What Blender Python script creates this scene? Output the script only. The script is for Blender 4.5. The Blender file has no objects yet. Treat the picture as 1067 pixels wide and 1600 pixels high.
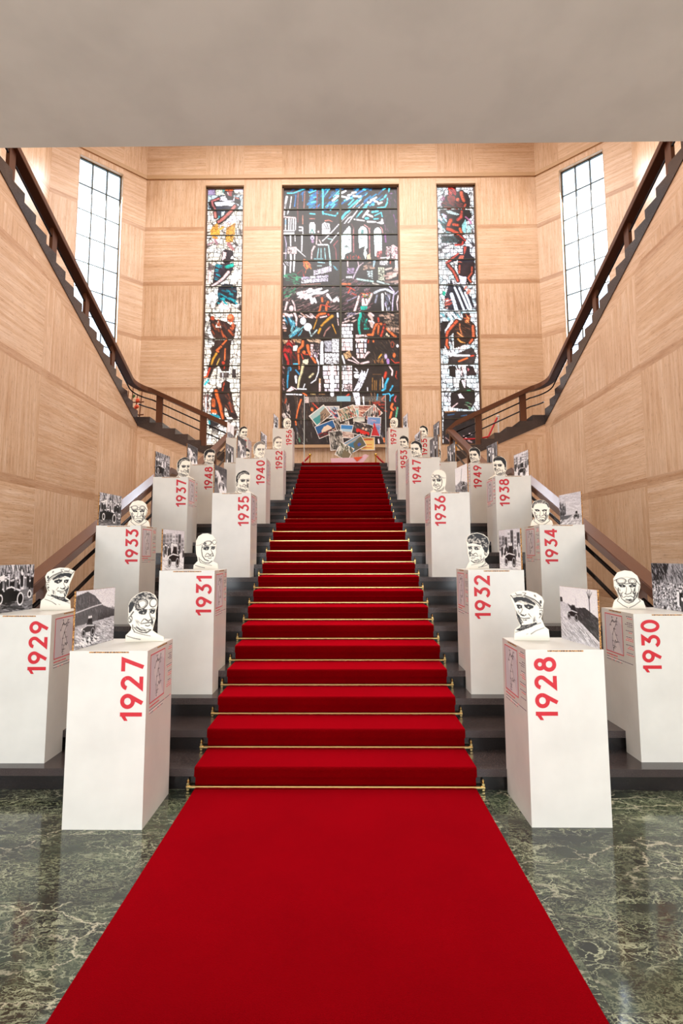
import bpy, bmesh, math, random
import numpy as np
from mathutils import Matrix, Vector

sc = bpy.context.scene
C = sc.collection
PI = math.pi

# ------------------------------------------------------------------ camera
cam_data = bpy.data.cameras.new('camera')
cam_data.sensor_fit = 'VERTICAL'
cam_data.sensor_height = 36.0
cam_data.lens = 876.0 / 1600.0 * 36.0
cam_data.shift_x = 0.00404
cam_data.shift_y = -0.01602
cam_data.clip_start = 0.05
cam_data.clip_end = 200
cam = bpy.data.objects.new('camera', cam_data)
C.objects.link(cam)
_r = Vector((0.99994018, 0.0107357, -0.00209283))
_f = Vector((-0.01045946, 0.99450907, 0.10412642))
_u = _r.cross(_f)
cam.matrix_world = Matrix(((_r.x, _u.x, -_f.x, 0.0605), (_r.y, _u.y, -_f.y, 0.0),
                           (_r.z, _u.z, -_f.z, 1.6), (0, 0, 0, 1)))
sc.camera = cam

# ------------------------------------------------------------------ view
sc.view_settings.view_transform = 'Standard'
sc.view_settings.look = 'None'
sc.view_settings.gamma = 1.0
sc.view_settings.use_curve_mapping = False
sc.view_settings.exposure = 0.0

# ------------------------------------------------------------------ sky and lamps
world = bpy.data.worlds.new('sky')
sc.world = world
world.use_nodes = True
bg = world.node_tree.nodes['Background']
bg.inputs['Color'].default_value = (0.80, 0.90, 1.0, 1)
bg.inputs['Strength'].default_value = 5.0


def area(name, loc, target, sx, sy, power, color, portal=False):
    d = bpy.data.lights.new(name, 'AREA')
    d.shape = 'RECTANGLE'
    d.size = sx
    d.size_y = sy
    d.energy = power
    d.color = color
    if portal:
        d.cycles.is_portal = True
    o = bpy.data.objects.new(name, d)
    o.location = loc
    o.rotation_euler = (Vector(target) - Vector(loc)).to_track_quat('-Z', 'Y').to_euler()
    C.objects.link(o)
    return o


# added fill lamps out of view in the foyer and over the hall,
# then the daylight of the tall windows in the two splayed corners
area('front_fill', (0, -5.6, 2.1), (0, 4, 1.9), 8.0, 3.6, 125, (1.0, 0.97, 0.88))  # added fill behind the visitor for the pedestal fronts
area('left_side_fill', (-6.0, 0.6, 2.2), (3, 5.5, 1.2), 3.4, 2.6, 95, (0.88, 0.92, 1.0))  # added fill for the inner faces of the right pedestals
area('right_side_fill', (6.0, 0.6, 2.2), (-3, 5.5, 1.2), 3.4, 2.6, 95, (1.0, 0.94, 0.90))  # added fill for the inner faces of the left pedestals
area('soffit_fill', (0, -3.0, 0.4), (0, -1.5, 4.3), 7.0, 1.6, 235, (1.0, 0.90, 0.82))  # added fill from below that brightens the soffit
area('hall_fill', (0, 10.0, 15.2), (0, 10.0, 0), 9.0, 9.0, 1950, (1.0, 0.96, 0.93))  # added unseen fill under the high ceiling, lights the whole hall
area('corner_window_daylight', (-8.0, 16.6, 9.9), (-2, 10.6, 6.5), 1.25, 7.0, 750, (0.86, 0.93, 1.0))
area('corner_window_daylight', (8.0, 16.6, 9.9), (2, 10.6, 6.5), 1.25, 7.0, 750, (0.95, 0.96, 1.0))

# ------------------------------------------------------------------ measures
T = 0.34577      # tread depth
R = 0.14742      # riser height
Y1 = 3.98838     # first nosing
LAND = 1.34023   # middle landing depth


def yn(n):
    return Y1 + T * (n - 1) + ((LAND - T) if n >= 15 else 0)


ZTOP = 26 * R          # upper landing height
YTOP = yn(26)          # 13.63
YB = 16.8              # back wall
XF = 5.05              # flank walls of the upper flights
XO = 8.22              # outer side walls
XC = 6.22              # start of the splayed corner on the back wall
YC = YB - (XO - XC)
SL = R / T


# ------------------------------------------------------------------ helpers
def lin(c):
    c = np.asarray(c, dtype=float) / 255.0
    return np.where(c <= 0.04045, c / 12.92, ((np.maximum(c, 0) + 0.055) / 1.055) ** 2.4)


def L4(r, g, b):
    v = lin((r, g, b))
    return (float(v[0]), float(v[1]), float(v[2]), 1.0)


def tag(o, label=None, cat=None, group=None, kind=None):
    if label:
        o['label'] = label
    if cat:
        o['category'] = cat
    if group:
        o['group'] = group
    if kind:
        o['kind'] = kind
    return o


def empty(name, loc=(0, 0, 0), rz=0.0):
    o = bpy.data.objects.new(name, None)
    o.empty_display_size = 0.1
    o.location = loc
    o.rotation_euler = (0, 0, rz)
    C.objects.link(o)
    return o


def link(name, me, mat, parent=None, smooth=False):
    if mat is not None:
        me.materials.append(mat)
    if smooth:
        me.polygons.foreach_set('use_smooth', [True] * len(me.polygons))
    o = bpy.data.objects.new(name, me)
    if parent is not None:
        o.parent = parent
    C.objects.link(o)
    return o


def obj(name, bm, mat, parent=None, smooth=False, bevel=0.0):
    if bevel > 0:
        es = [e for e in bm.edges if len(e.link_faces) == 2 and e.calc_face_angle(0) > 0.6]
        bmesh.ops.bevel(bm, geom=es, offset=bevel, segments=2, affect='EDGES', clamp_overlap=True)
    bm.normal_update()
    me = bpy.data.meshes.new(name)
    bm.to_mesh(me)
    bm.free()
    return link(name, me, mat, parent, smooth)


def bx(bm, x0, x1, y0, y1, z0, z1):
    v = [bm.verts.new(p) for p in ((x0, y0, z0), (x1, y0, z0), (x1, y1, z0), (x0, y1, z0),
                                   (x0, y0, z1), (x1, y0, z1), (x1, y1, z1), (x0, y1, z1))]
    for f in ((0, 3, 2, 1), (4, 5, 6, 7), (0, 1, 5, 4), (1, 2, 6, 5), (2, 3, 7, 6), (3, 0, 4, 7)):
        bm.faces.new([v[i] for i in f])


def prism(bm, pts, axis, a, b):
    """extrude polygon pts (2D) along axis from a to b. axis 'x': pts=(y,z); 'y': pts=(x,z); 'z': pts=(x,y)"""
    def P(p, t):
        return {'x': (t, p[0], p[1]), 'y': (p[0], t, p[1]), 'z': (p[0], p[1], t)}[axis]
    v0 = [bm.verts.new(P(p, a)) for p in pts]
    v1 = [bm.verts.new(P(p, b)) for p in pts]
    n = len(pts)
    fs = [bm.faces.new(v0), bm.faces.new(list(reversed(v1)))]
    for i in range(n):
        fs.append(bm.faces.new([v0[i], v1[i], v1[(i + 1) % n], v0[(i + 1) % n]]))
    bmesh.ops.recalc_face_normals(bm, faces=fs)


def tube(bm, a, b, r, n=12, r2=None):
    a, b = Vector(a), Vector(b)
    r2 = r if r2 is None else r2
    d = (b - a).normalized()
    u = d.orthogonal().normalized()
    w = d.cross(u)
    ra, rb = [], []
    for i in range(n):
        t = 2 * PI * i / n
        k = u * math.cos(t) + w * math.sin(t)
        ra.append(bm.verts.new(a + k * r))
        rb.append(bm.verts.new(b + k * r2))
    for i in range(n):
        bm.faces.new([ra[i], ra[(i + 1) % n], rb[(i + 1) % n], rb[i]])
    bm.faces.new(list(reversed(ra)))
    bm.faces.new(rb)


def lathe(bm, prof, c, n=16):
    rings = []
    for r, z in prof:
        rings.append([bm.verts.new((c[0] + r * math.cos(2 * PI * i / n), c[1] + r * math.sin(2 * PI * i / n), c[2] + z)) for i in range(n)])
    for k in range(len(rings) - 1):
        for i in range(n):
            bm.faces.new([rings[k][i], rings[k][(i + 1) % n], rings[k + 1][(i + 1) % n], rings[k + 1][i]])
    bm.faces.new(list(reversed(rings[0])))
    bm.faces.new(rings[-1])


def curve_tube(bm, pts, r, n=8):
    pts = [Vector(p) for p in pts]
    prev = None
    rings = []
    for i, p in enumerate(pts):
        d = (pts[min(i + 1, len(pts) - 1)] - pts[max(i - 1, 0)]).normalized()
        if prev is None:
            u = d.orthogonal().normalized()
        else:
            u = (prev - d * prev.dot(d)).normalized()
        prev = u
        w = d.cross(u)
        rings.append([bm.verts.new(p + (u * math.cos(2 * PI * k / n) + w * math.sin(2 * PI * k / n)) * r) for k in range(n)])
    for k in range(len(rings) - 1):
        for i in range(n):
            bm.faces.new([rings[k][i], rings[k][(i + 1) % n], rings[k + 1][(i + 1) % n], rings[k + 1][i]])
    bm.faces.new(list(reversed(rings[0])))
    bm.faces.new(rings[-1])


def sweep(bm, path, half_w, z_lo, z_hi, ctr=0.0):
    """rail of rectangular section swept along a 3D path, width measured horizontally"""
    path = [Vector(p) for p in path]
    rings = []
    for i, p in enumerate(path):
        def hd(a, b):
            d = Vector((b.x - a.x, b.y - a.y, 0))
            return d.normalized() if d.length > 1e-6 else None
        d1 = hd(path[i - 1], p) if i > 0 else None
        d2 = hd(p, path[i + 1]) if i < len(path) - 1 else None
        d1 = d1 or d2
        d2 = d2 or d1
        m = (d1 + d2).normalized()
        s = Vector((-m.y, m.x, 0)) / max(0.4, m.dot(d1))
        rings.append([bm.verts.new(p + s * (ctr + a) + Vector((0, 0, z))) for a, z in
                      ((-half_w, z_lo), (half_w, z_lo), (half_w, z_hi), (-half_w, z_hi))])
    fs = []
    for k in range(len(rings) - 1):
        for i in range(4):
            fs.append(bm.faces.new([rings[k][i], rings[k][(i + 1) % 4], rings[k + 1][(i + 1) % 4], rings[k + 1][i]]))
    fs.append(bm.faces.new(rings[0]))
    fs.append(bm.faces.new(rings[-1]))
    bmesh.ops.recalc_face_normals(bm, faces=fs)


# ------------------------------------------------------------------ materials
def new_mat(name):
    m = bpy.data.materials.new(name)
    m.use_nodes = True
    nt = m.node_tree
    return m, nt, nt.nodes['Principled BSDF']


def N(nt, t, **kw):
    n = nt.nodes.new(t)
    for k, v in kw.items():
        setattr(n, k, v)
    return n


def ramp(nt, stops, fac=None, interp='LINEAR'):
    n = nt.nodes.new('ShaderNodeValToRGB')
    n.color_ramp.interpolation = interp
    e = n.color_ramp.elements
    while len(e) > 1:
        e.remove(e[0])
    e[0].position = stops[0][0]
    e[0].color = stops[0][1]
    for p, c in stops[1:]:
        x = e.new(p)
        x.color = c
    if fac is not None:
        nt.links.new(fac, n.inputs[0])
    return n


def mix(nt, a, b, f, mode='MIX'):
    n = nt.nodes.new('ShaderNodeMix')
    n.data_type = 'RGBA'
    n.blend_type = mode
    for s, v in ((n.inputs[0], f), (n.inputs[6], a), (n.inputs[7], b)):
        if hasattr(v, 'links') or isinstance(v, bpy.types.NodeSocket):
            nt.links.new(v, s)
        else:
            s.default_value = v
    return n.outputs[2]


def math_(nt, op, a, b=None):
    n = nt.nodes.new('ShaderNodeMath')
    n.operation = op
    for i, v in enumerate((a, b)):
        if v is None:
            continue
        if isinstance(v, bpy.types.NodeSocket):
            nt.links.new(v, n.inputs[i])
        else:
            n.inputs[i].default_value = v
    return n.outputs[0]


def noise(nt, vec, scale, detail=4, rough=0.55, dist=0.0):
    n = nt.nodes.new('ShaderNodeTexNoise')
    n.inputs['Scale'].default_value = scale
    n.inputs['Detail'].default_value = detail
    n.inputs['Roughness'].default_value = rough
    n.inputs['Distortion'].default_value = dist
    nt.links.new(vec, n.inputs['Vector'])
    return n.outputs['Fac']


def mapping(nt, vec, scale):
    n = nt.nodes.new('ShaderNodeMapping')
    n.inputs['Scale'].default_value = scale
    nt.links.new(vec, n.inputs['Vector'])
    return n.outputs[0]


def plain(name, rgb, rough=0.5, metal=0.0, spec=0.5, bump=0.0, bscale=60):
    m, nt, p = new_mat(name)
    tc = N(nt, 'ShaderNodeTexCoord')
    f = noise(nt, tc.outputs['Object'], bscale, 3)
    c = L4(*rgb)
    c2 = tuple(x * 0.9 for x in c[:3]) + (1,)
    r = ramp(nt, [(0.3, c2), (0.6, c)], f)
    nt.links.new(r.outputs[0], p.inputs['Base Color'])
    p.inputs['Roughness'].default_value = rough
    p.inputs['Metallic'].default_value = metal
    p.inputs['Specular IOR Level'].default_value = spec
    if bump > 0:
        b = N(nt, 'ShaderNodeBump')
        b.inputs['Strength'].default_value = bump
        b.inputs['Distance'].default_value = 0.01
        nt.links.new(f, b.inputs['Height'])
        nt.links.new(b.outputs[0], p.inputs['Normal'])
    return m


def travertine():
    m, nt, p = new_mat('travertine')
    uv = N(nt, 'ShaderNodeUVMap')
    uv.uv_map = 'metres'
    at = N(nt, 'ShaderNodeAttribute')
    at.attribute_name = 'panel'
    sep = N(nt, 'ShaderNodeSeparateColor')
    nt.links.new(at.outputs['Color'], sep.inputs[0])
    orient, rnd, band = sep.outputs[0], sep.outputs[1], sep.outputs[2]
    off = N(nt, 'ShaderNodeCombineXYZ')
    k = math_(nt, 'MULTIPLY', rnd, 53.0)
    nt.links.new(k, off.inputs[0])
    nt.links.new(k, off.inputs[1])
    add = N(nt, 'ShaderNodeVectorMath')
    add.operation = 'ADD'
    nt.links.new(uv.outputs[0], add.inputs[0])
    nt.links.new(off.outputs[0], add.inputs[1])
    v = add.outputs[0]

    def grain(vert):
        def s(a, b):
            return (b, a, 1) if vert else (a, b, 1)
        f1 = noise(nt, mapping(nt, v, s(0.5, 14.0)), 1.0, 4, 0.7, 0.0)
        f2 = noise(nt, mapping(nt, v, s(4.0, 95.0)), 1.0, 4, 0.7, 0.0)
        f3 = noise(nt, mapping(nt, v, s(9.0, 75.0)), 1.0, 2, 0.5, 0.0)
        return f1, f2, f3
    h, w = grain(False), grain(True)
    fs = []
    for a, b in zip(h, w):
        n = nt.nodes.new('ShaderNodeMix')
        n.data_type = 'FLOAT'
        nt.links.new(orient, n.inputs[0])
        nt.links.new(a, n.inputs[2])
        nt.links.new(b, n.inputs[3])
        fs.append(n.outputs[0])
    base = ramp(nt, [(0.25, L4(200, 162, 128)), (0.42, L4(217, 184, 151)), (0.56, L4(228, 200, 172)), (0.75, L4(238, 216, 194))], fs[0])
    fine = ramp(nt, [(0.30, (0.56, 0.46, 0.38, 1)), (0.45, (0.90, 0.86, 0.82, 1)), (0.58, (1, 1, 1, 1))], fs[1])
    c = mix(nt, base.outputs[0], fine.outputs[0], 0.75, 'MULTIPLY')
    pits = ramp(nt, [(0.28, (0.35, 0.26, 0.2, 1)), (0.35, (1, 1, 1, 1))], fs[2])
    c = mix(nt, c, pits.outputs[0], 0.7, 'MULTIPLY')
    tint = ramp(nt, [(0.0, (0.90, 0.86, 0.82, 1)), (0.5, (1, 0.98, 0.97, 1)), (1.0, (1.0, 1.0, 1.0, 1))], rnd)
    c = mix(nt, c, tint.outputs[0], 1.0, 'MULTIPLY')
    cl = ramp(nt, [(0.3, (0.88, 0.83, 0.79, 1)), (0.65, (1, 0.99, 0.98, 1))], noise(nt, v, 0.9, 3, 0.6))
    c = mix(nt, c, cl.outputs[0], 1.0, 'MULTIPLY')
    bt = ramp(nt, [(0.0, (1, 1, 1, 1)), (1.0, (0.80, 0.72, 0.66, 1))], band)
    c = mix(nt, c, bt.outputs[0], 1.0, 'MULTIPLY')
    nt.links.new(c, p.inputs['Base Color'])
    p.inputs['Roughness'].default_value = 0.34
    p.inputs['Specular IOR Level'].default_value = 0.4
    b = N(nt, 'ShaderNodeBump')
    b.inputs['Strength'].default_value = 0.12
    b.inputs['Distance'].default_value = 0.01
    nt.links.new(fs[1], b.inputs['Height'])
    nt.links.new(b.outputs[0], p.inputs['Normal'])
    return m


def green_marble():
    m, nt, p = new_mat('green_marble')
    tc = N(nt, 'ShaderNodeTexCoord')
    o = tc.outputs['Object']
    # slabs: every slab samples its own piece of the stone
    br = N(nt, 'ShaderNodeTexBrick')
    br.offset = 0.5
    br.inputs['Scale'].default_value = 1.0
    br.inputs['Brick Width'].default_value = 1.35
    br.inputs['Row Height'].default_value = 0.62
    br.inputs['Mortar Size'].default_value = 0.0015
    br.inputs['Color1'].default_value = (0, 0, 0, 1)
    br.inputs['Color2'].default_value = (1, 1, 1, 1)
    br.inputs['Bias'].default_value = 0.0
    mp = N(nt, 'ShaderNodeMapping')
    mp.inputs['Location'].default_value = (0.35, -0.29, 0)
    nt.links.new(o, mp.inputs['Vector'])
    nt.links.new(mp.outputs[0], br.inputs['Vector'])
    mul = N(nt, 'ShaderNodeVectorMath')
    mul.operation = 'SCALE'
    mul.inputs['Scale'].default_value = 17.0
    nt.links.new(br.outputs['Color'], mul.inputs[0])
    add = N(nt, 'ShaderNodeVectorMath')
    add.operation = 'ADD'
    nt.links.new(o, add.inputs[0])
    nt.links.new(mul.outputs[0], add.inputs[1])
    rot = N(nt, 'ShaderNodeMapping')
    rot.inputs['Rotation'].default_value = (0, 0, 0.35)
    rot.inputs['Scale'].default_value = (0.9, 1.5, 1)
    nt.links.new(add.outputs[0], rot.inputs['Vector'])
    v = rot.outputs[0]
    # warp
    nw = N(nt, 'ShaderNodeTexNoise')
    nw.inputs['Scale'].default_value = 3.2
    nw.inputs['Detail'].default_value = 6
    nw.inputs['Roughness'].default_value = 0.65
    nt.links.new(v, nw.inputs['Vector'])
    sb = N(nt, 'ShaderNodeVectorMath')
    sb.operation = 'MULTIPLY_ADD'
    sb.inputs[1].default_value = (0.38, 0.38, 0)
    nt.links.new(nw.outputs['Color'], sb.inputs[0])
    nt.links.new(v, sb.inputs[2])
    wv = sb.outputs[0]

    def veins(scale, w0, w1):
        vo = N(nt, 'ShaderNodeTexVoronoi')
        vo.feature = 'DISTANCE_TO_EDGE'
        vo.inputs['Scale'].default_value = scale
        nt.links.new(wv, vo.inputs['Vector'])
        return ramp(nt, [(0.0, (1, 1, 1, 1)), (w0, (0.75, 0.75, 0.75, 1)), (w1, (0, 0, 0, 1))], vo.outputs['Distance']).outputs[0]
    big = veins(3.4, 0.006, 0.024)
    mid = veins(12.0, 0.015, 0.055)
    fin = veins(34.0, 0.03, 0.12)
    cloud = noise(nt, wv, 1.6, 5, 0.6)
    base = ramp(nt, [(0.30, L4(20, 23, 20)), (0.45, L4(32, 37, 30)), (0.56, L4(50, 60, 46)), (0.72, L4(70, 80, 62))], cloud)
    f2 = noise(nt, wv, 11.0, 5, 0.7)
    tx = ramp(nt, [(0.35, (0.45, 0.45, 0.45, 1)), (0.6, (1.25, 1.25, 1.2, 1))], f2)
    c = mix(nt, base.outputs[0], tx.outputs[0], 0.8, 'MULTIPLY')
    mask = ramp(nt, [(0.40, (0, 0, 0, 1)), (0.62, (1, 1, 1, 1))], noise(nt, v, 2.1, 3, 0.6))
    mf = math_(nt, 'MULTIPLY', fin, math_(nt, 'MULTIPLY', mask.outputs[0], 0.75))
    c = mix(nt, c, L4(150, 156, 124), mf)
    mm = ramp(nt, [(0.44, (0.0, 0.0, 0.0, 1)), (0.62, (1, 1, 1, 1))], noise(nt, v, 2.7, 3, 0.6))
    c = mix(nt, c, L4(178, 182, 150), math_(nt, 'MULTIPLY', mid, math_(nt, 'MULTIPLY', mm.outputs[0], 0.85)))
    bm_ = ramp(nt, [(0.48, (0, 0, 0, 1)), (0.6, (1, 1, 1, 1))], noise(nt, v, 1.3, 2, 0.5))
    c = mix(nt, c, L4(196, 190, 164), math_(nt, 'MULTIPLY', big, math_(nt, 'MULTIPLY', bm_.outputs[0], 0.85)))
    c = mix(nt, c, L4(14, 14, 12), math_(nt, 'MULTIPLY', br.outputs['Fac'], 0.8))
    nt.links.new(c, p.inputs['Base Color'])
    p.inputs['Roughness'].default_value = 0.09
    p.inputs['Specular IOR Level'].default_value = 0.42
    return m


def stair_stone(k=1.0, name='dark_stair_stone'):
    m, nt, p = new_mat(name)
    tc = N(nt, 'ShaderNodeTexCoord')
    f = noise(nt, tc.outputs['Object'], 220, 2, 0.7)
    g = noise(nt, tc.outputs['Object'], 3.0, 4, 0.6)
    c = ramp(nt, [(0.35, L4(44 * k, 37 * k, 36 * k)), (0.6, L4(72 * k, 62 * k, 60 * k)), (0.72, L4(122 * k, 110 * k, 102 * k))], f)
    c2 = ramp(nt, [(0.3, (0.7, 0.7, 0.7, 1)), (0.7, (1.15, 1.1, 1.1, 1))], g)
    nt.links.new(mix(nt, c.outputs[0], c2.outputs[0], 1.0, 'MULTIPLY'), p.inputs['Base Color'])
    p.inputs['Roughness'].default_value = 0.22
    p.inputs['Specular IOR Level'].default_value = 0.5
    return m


def carpet_mat():
    m, nt, p = new_mat('red_velvet_carpet')
    tc = N(nt, 'ShaderNodeTexCoord')
    f = noise(nt, tc.outputs['Object'], 260, 2, 0.7)
    g = noise(nt, tc.outputs['Object'], 2.2, 4, 0.6)
    c = ramp(nt, [(0.3, L4(84, 0, 2)), (0.7, L4(112, 0, 4))], f)
    c2 = ramp(nt, [(0.3, (0.84, 0.84, 0.84, 1)), (0.65, (1.06, 1.06, 1.06, 1))], g)
    nt.links.new(mix(nt, c.outputs[0], c2.outputs[0], 1.0, 'MULTIPLY'), p.inputs['Base Color'])
    p.inputs['Roughness'].default_value = 0.9
    p.inputs['Specular IOR Level'].default_value = 0.01
    p.inputs['Sheen Weight'].default_value = 0.9
    p.inputs['Sheen Roughness'].default_value = 0.45
    p.inputs['Sheen Tint'].default_value = L4(255, 12, 40)
    b = N(nt, 'ShaderNodeBump')
    b.inputs['Strength'].default_value = 0.35
    b.inputs['Distance'].default_value = 0.004
    nt.links.new(f, b.inputs['Height'])
    nt.links.new(b.outputs[0], p.inputs['Normal'])
    return m


def print_mat(name, rough=0.45, emit=0.0):
    """colours come from the printed artwork stored on the mesh"""
    m, nt, p = new_mat(name)
    at = N(nt, 'ShaderNodeAttribute')
    at.attribute_name = 'art'
    nt.links.new(at.outputs['Color'], p.inputs['Base Color'])
    p.inputs['Roughness'].default_value = rough
    p.inputs['Specular IOR Level'].default_value = 0.3
    if emit > 0:
        p.inputs['Base Color'].default_value = (0.02, 0.02, 0.02, 1)
        nt.links.remove(p.inputs['Base Color'].links[0])
        nt.links.new(at.outputs['Color'], p.inputs['Emission Color'])
        p.inputs['Emission Strength'].default_value = emit
        p.inputs['Roughness'].default_value = 0.2
    return m


def corrugated():
    m, nt, p = new_mat('corrugated_cardboard')
    tc = N(nt, 'ShaderNodeTexCoord')
    w = N(nt, 'ShaderNodeTexNoise')
    w.inputs['Scale'].default_value = 110
    nt.links.new(tc.outputs['Object'], w.inputs['Vector'])
    r = ramp(nt, [(0.42, L4(92, 55, 24)), (0.58, L4(206, 152, 88))], w.outputs['Fac'])
    nt.links.new(r.outputs[0], p.inputs['Base Color'])
    p.inputs['Roughness'].default_value = 0.9
    return m


def clear_pane(name, tint=(0.9, 0.95, 1.0), gloss=0.12):
    m = bpy.data.materials.new(name)
    m.use_nodes = True
    nt = m.node_tree
    for n in list(nt.nodes):
        nt.nodes.remove(n)
    out = N(nt, 'ShaderNodeOutputMaterial')
    tr = N(nt, 'ShaderNodeBsdfTransparent')
    tr.inputs[0].default_value = (*tint, 1)
    gl = N(nt, 'ShaderNodeBsdfGlossy')
    gl.inputs['Roughness'].default_value = 0.08
    fr = N(nt, 'ShaderNodeFresnel')
    fr.inputs['IOR'].default_value = 1.45
    ad = math_(nt, 'ADD', math_(nt, 'MULTIPLY', fr.outputs[0], 0.08), gloss)
    mx = N(nt, 'ShaderNodeMixShader')
    nt.links.new(ad, mx.inputs[0])
    nt.links.new(tr.outputs[0], mx.inputs[1])
    nt.links.new(gl.outputs[0], mx.inputs[2])
    nt.links.new(mx.outputs[0], out.inputs[0])
    return m


M = {}
M['trav'] = travertine()
M['marble'] = green_marble()
M['stone'] = stair_stone()
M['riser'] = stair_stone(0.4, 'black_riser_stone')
M['carpet'] = carpet_mat()
M['plaster'] = plain('soffit_plaster', (206, 198, 188), 0.7, bump=0.08, bscale=2.5)
M['white'] = plain('white_cardboard', (219, 216, 207), 0.32, bscale=3)
M['cream'] = plain('cream_cardboard', (238, 230, 212), 0.6, bscale=3)
M['board'] = corrugated()
M['red'] = plain('red_print', (198, 12, 32), 0.5)
M['brass'] = plain('polished_brass', (236, 206, 140), 0.2, metal=1.0)
M['gold'] = plain('gold_post', (236, 190, 96), 0.22, metal=1.0)
M['rail'] = plain('brown_bronze_rail', (92, 54, 34), 0.3, metal=0.1, spec=0.5)
M['rod'] = plain('dark_steel_rod', (36, 32, 34), 0.22, metal=0.6)
M['frame'] = plain('bronze_window_frame', (96, 70, 52), 0.35, metal=0.4)
M['lead'] = plain('window_bar', (60, 58, 46), 0.45, metal=0.4)
M['trim'] = plain('travertine_trim', (196, 160, 122), 0.4, bump=0.1)
M['art'] = print_mat('printed_artwork')
M['stained'] = print_mat('daylit_stained_glass', emit=1.7)
M['pane'] = clear_pane('clear_glass')
M['acrylic'] = clear_pane('clear_acrylic', (0.99, 0.99, 0.99), 0.0)
M['acryledge'] = plain('acrylic_edge', (190, 200, 200), 0.15)
M['rope'] = plain('red_velvet_rope', (180, 14, 24), 0.8)
M['steel'] = plain('white_steel', (214, 210, 204), 0.4)
M['dark'] = plain('dark_panel', (30, 25, 24), 0.3)
M['paper'] = plain('white_paper', (236, 232, 232), 0.6)
M['wood'] = plain('brown_wood', (120, 74, 44), 0.5)
M['leaf'] = plain('green_leaves', (60, 110, 52), 0.6)
M['orange'] = plain('orange_red_fabric', (222, 84, 44), 0.7)
M['pink'] = plain('pale_pink_paper', (226, 186, 196), 0.6)


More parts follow.
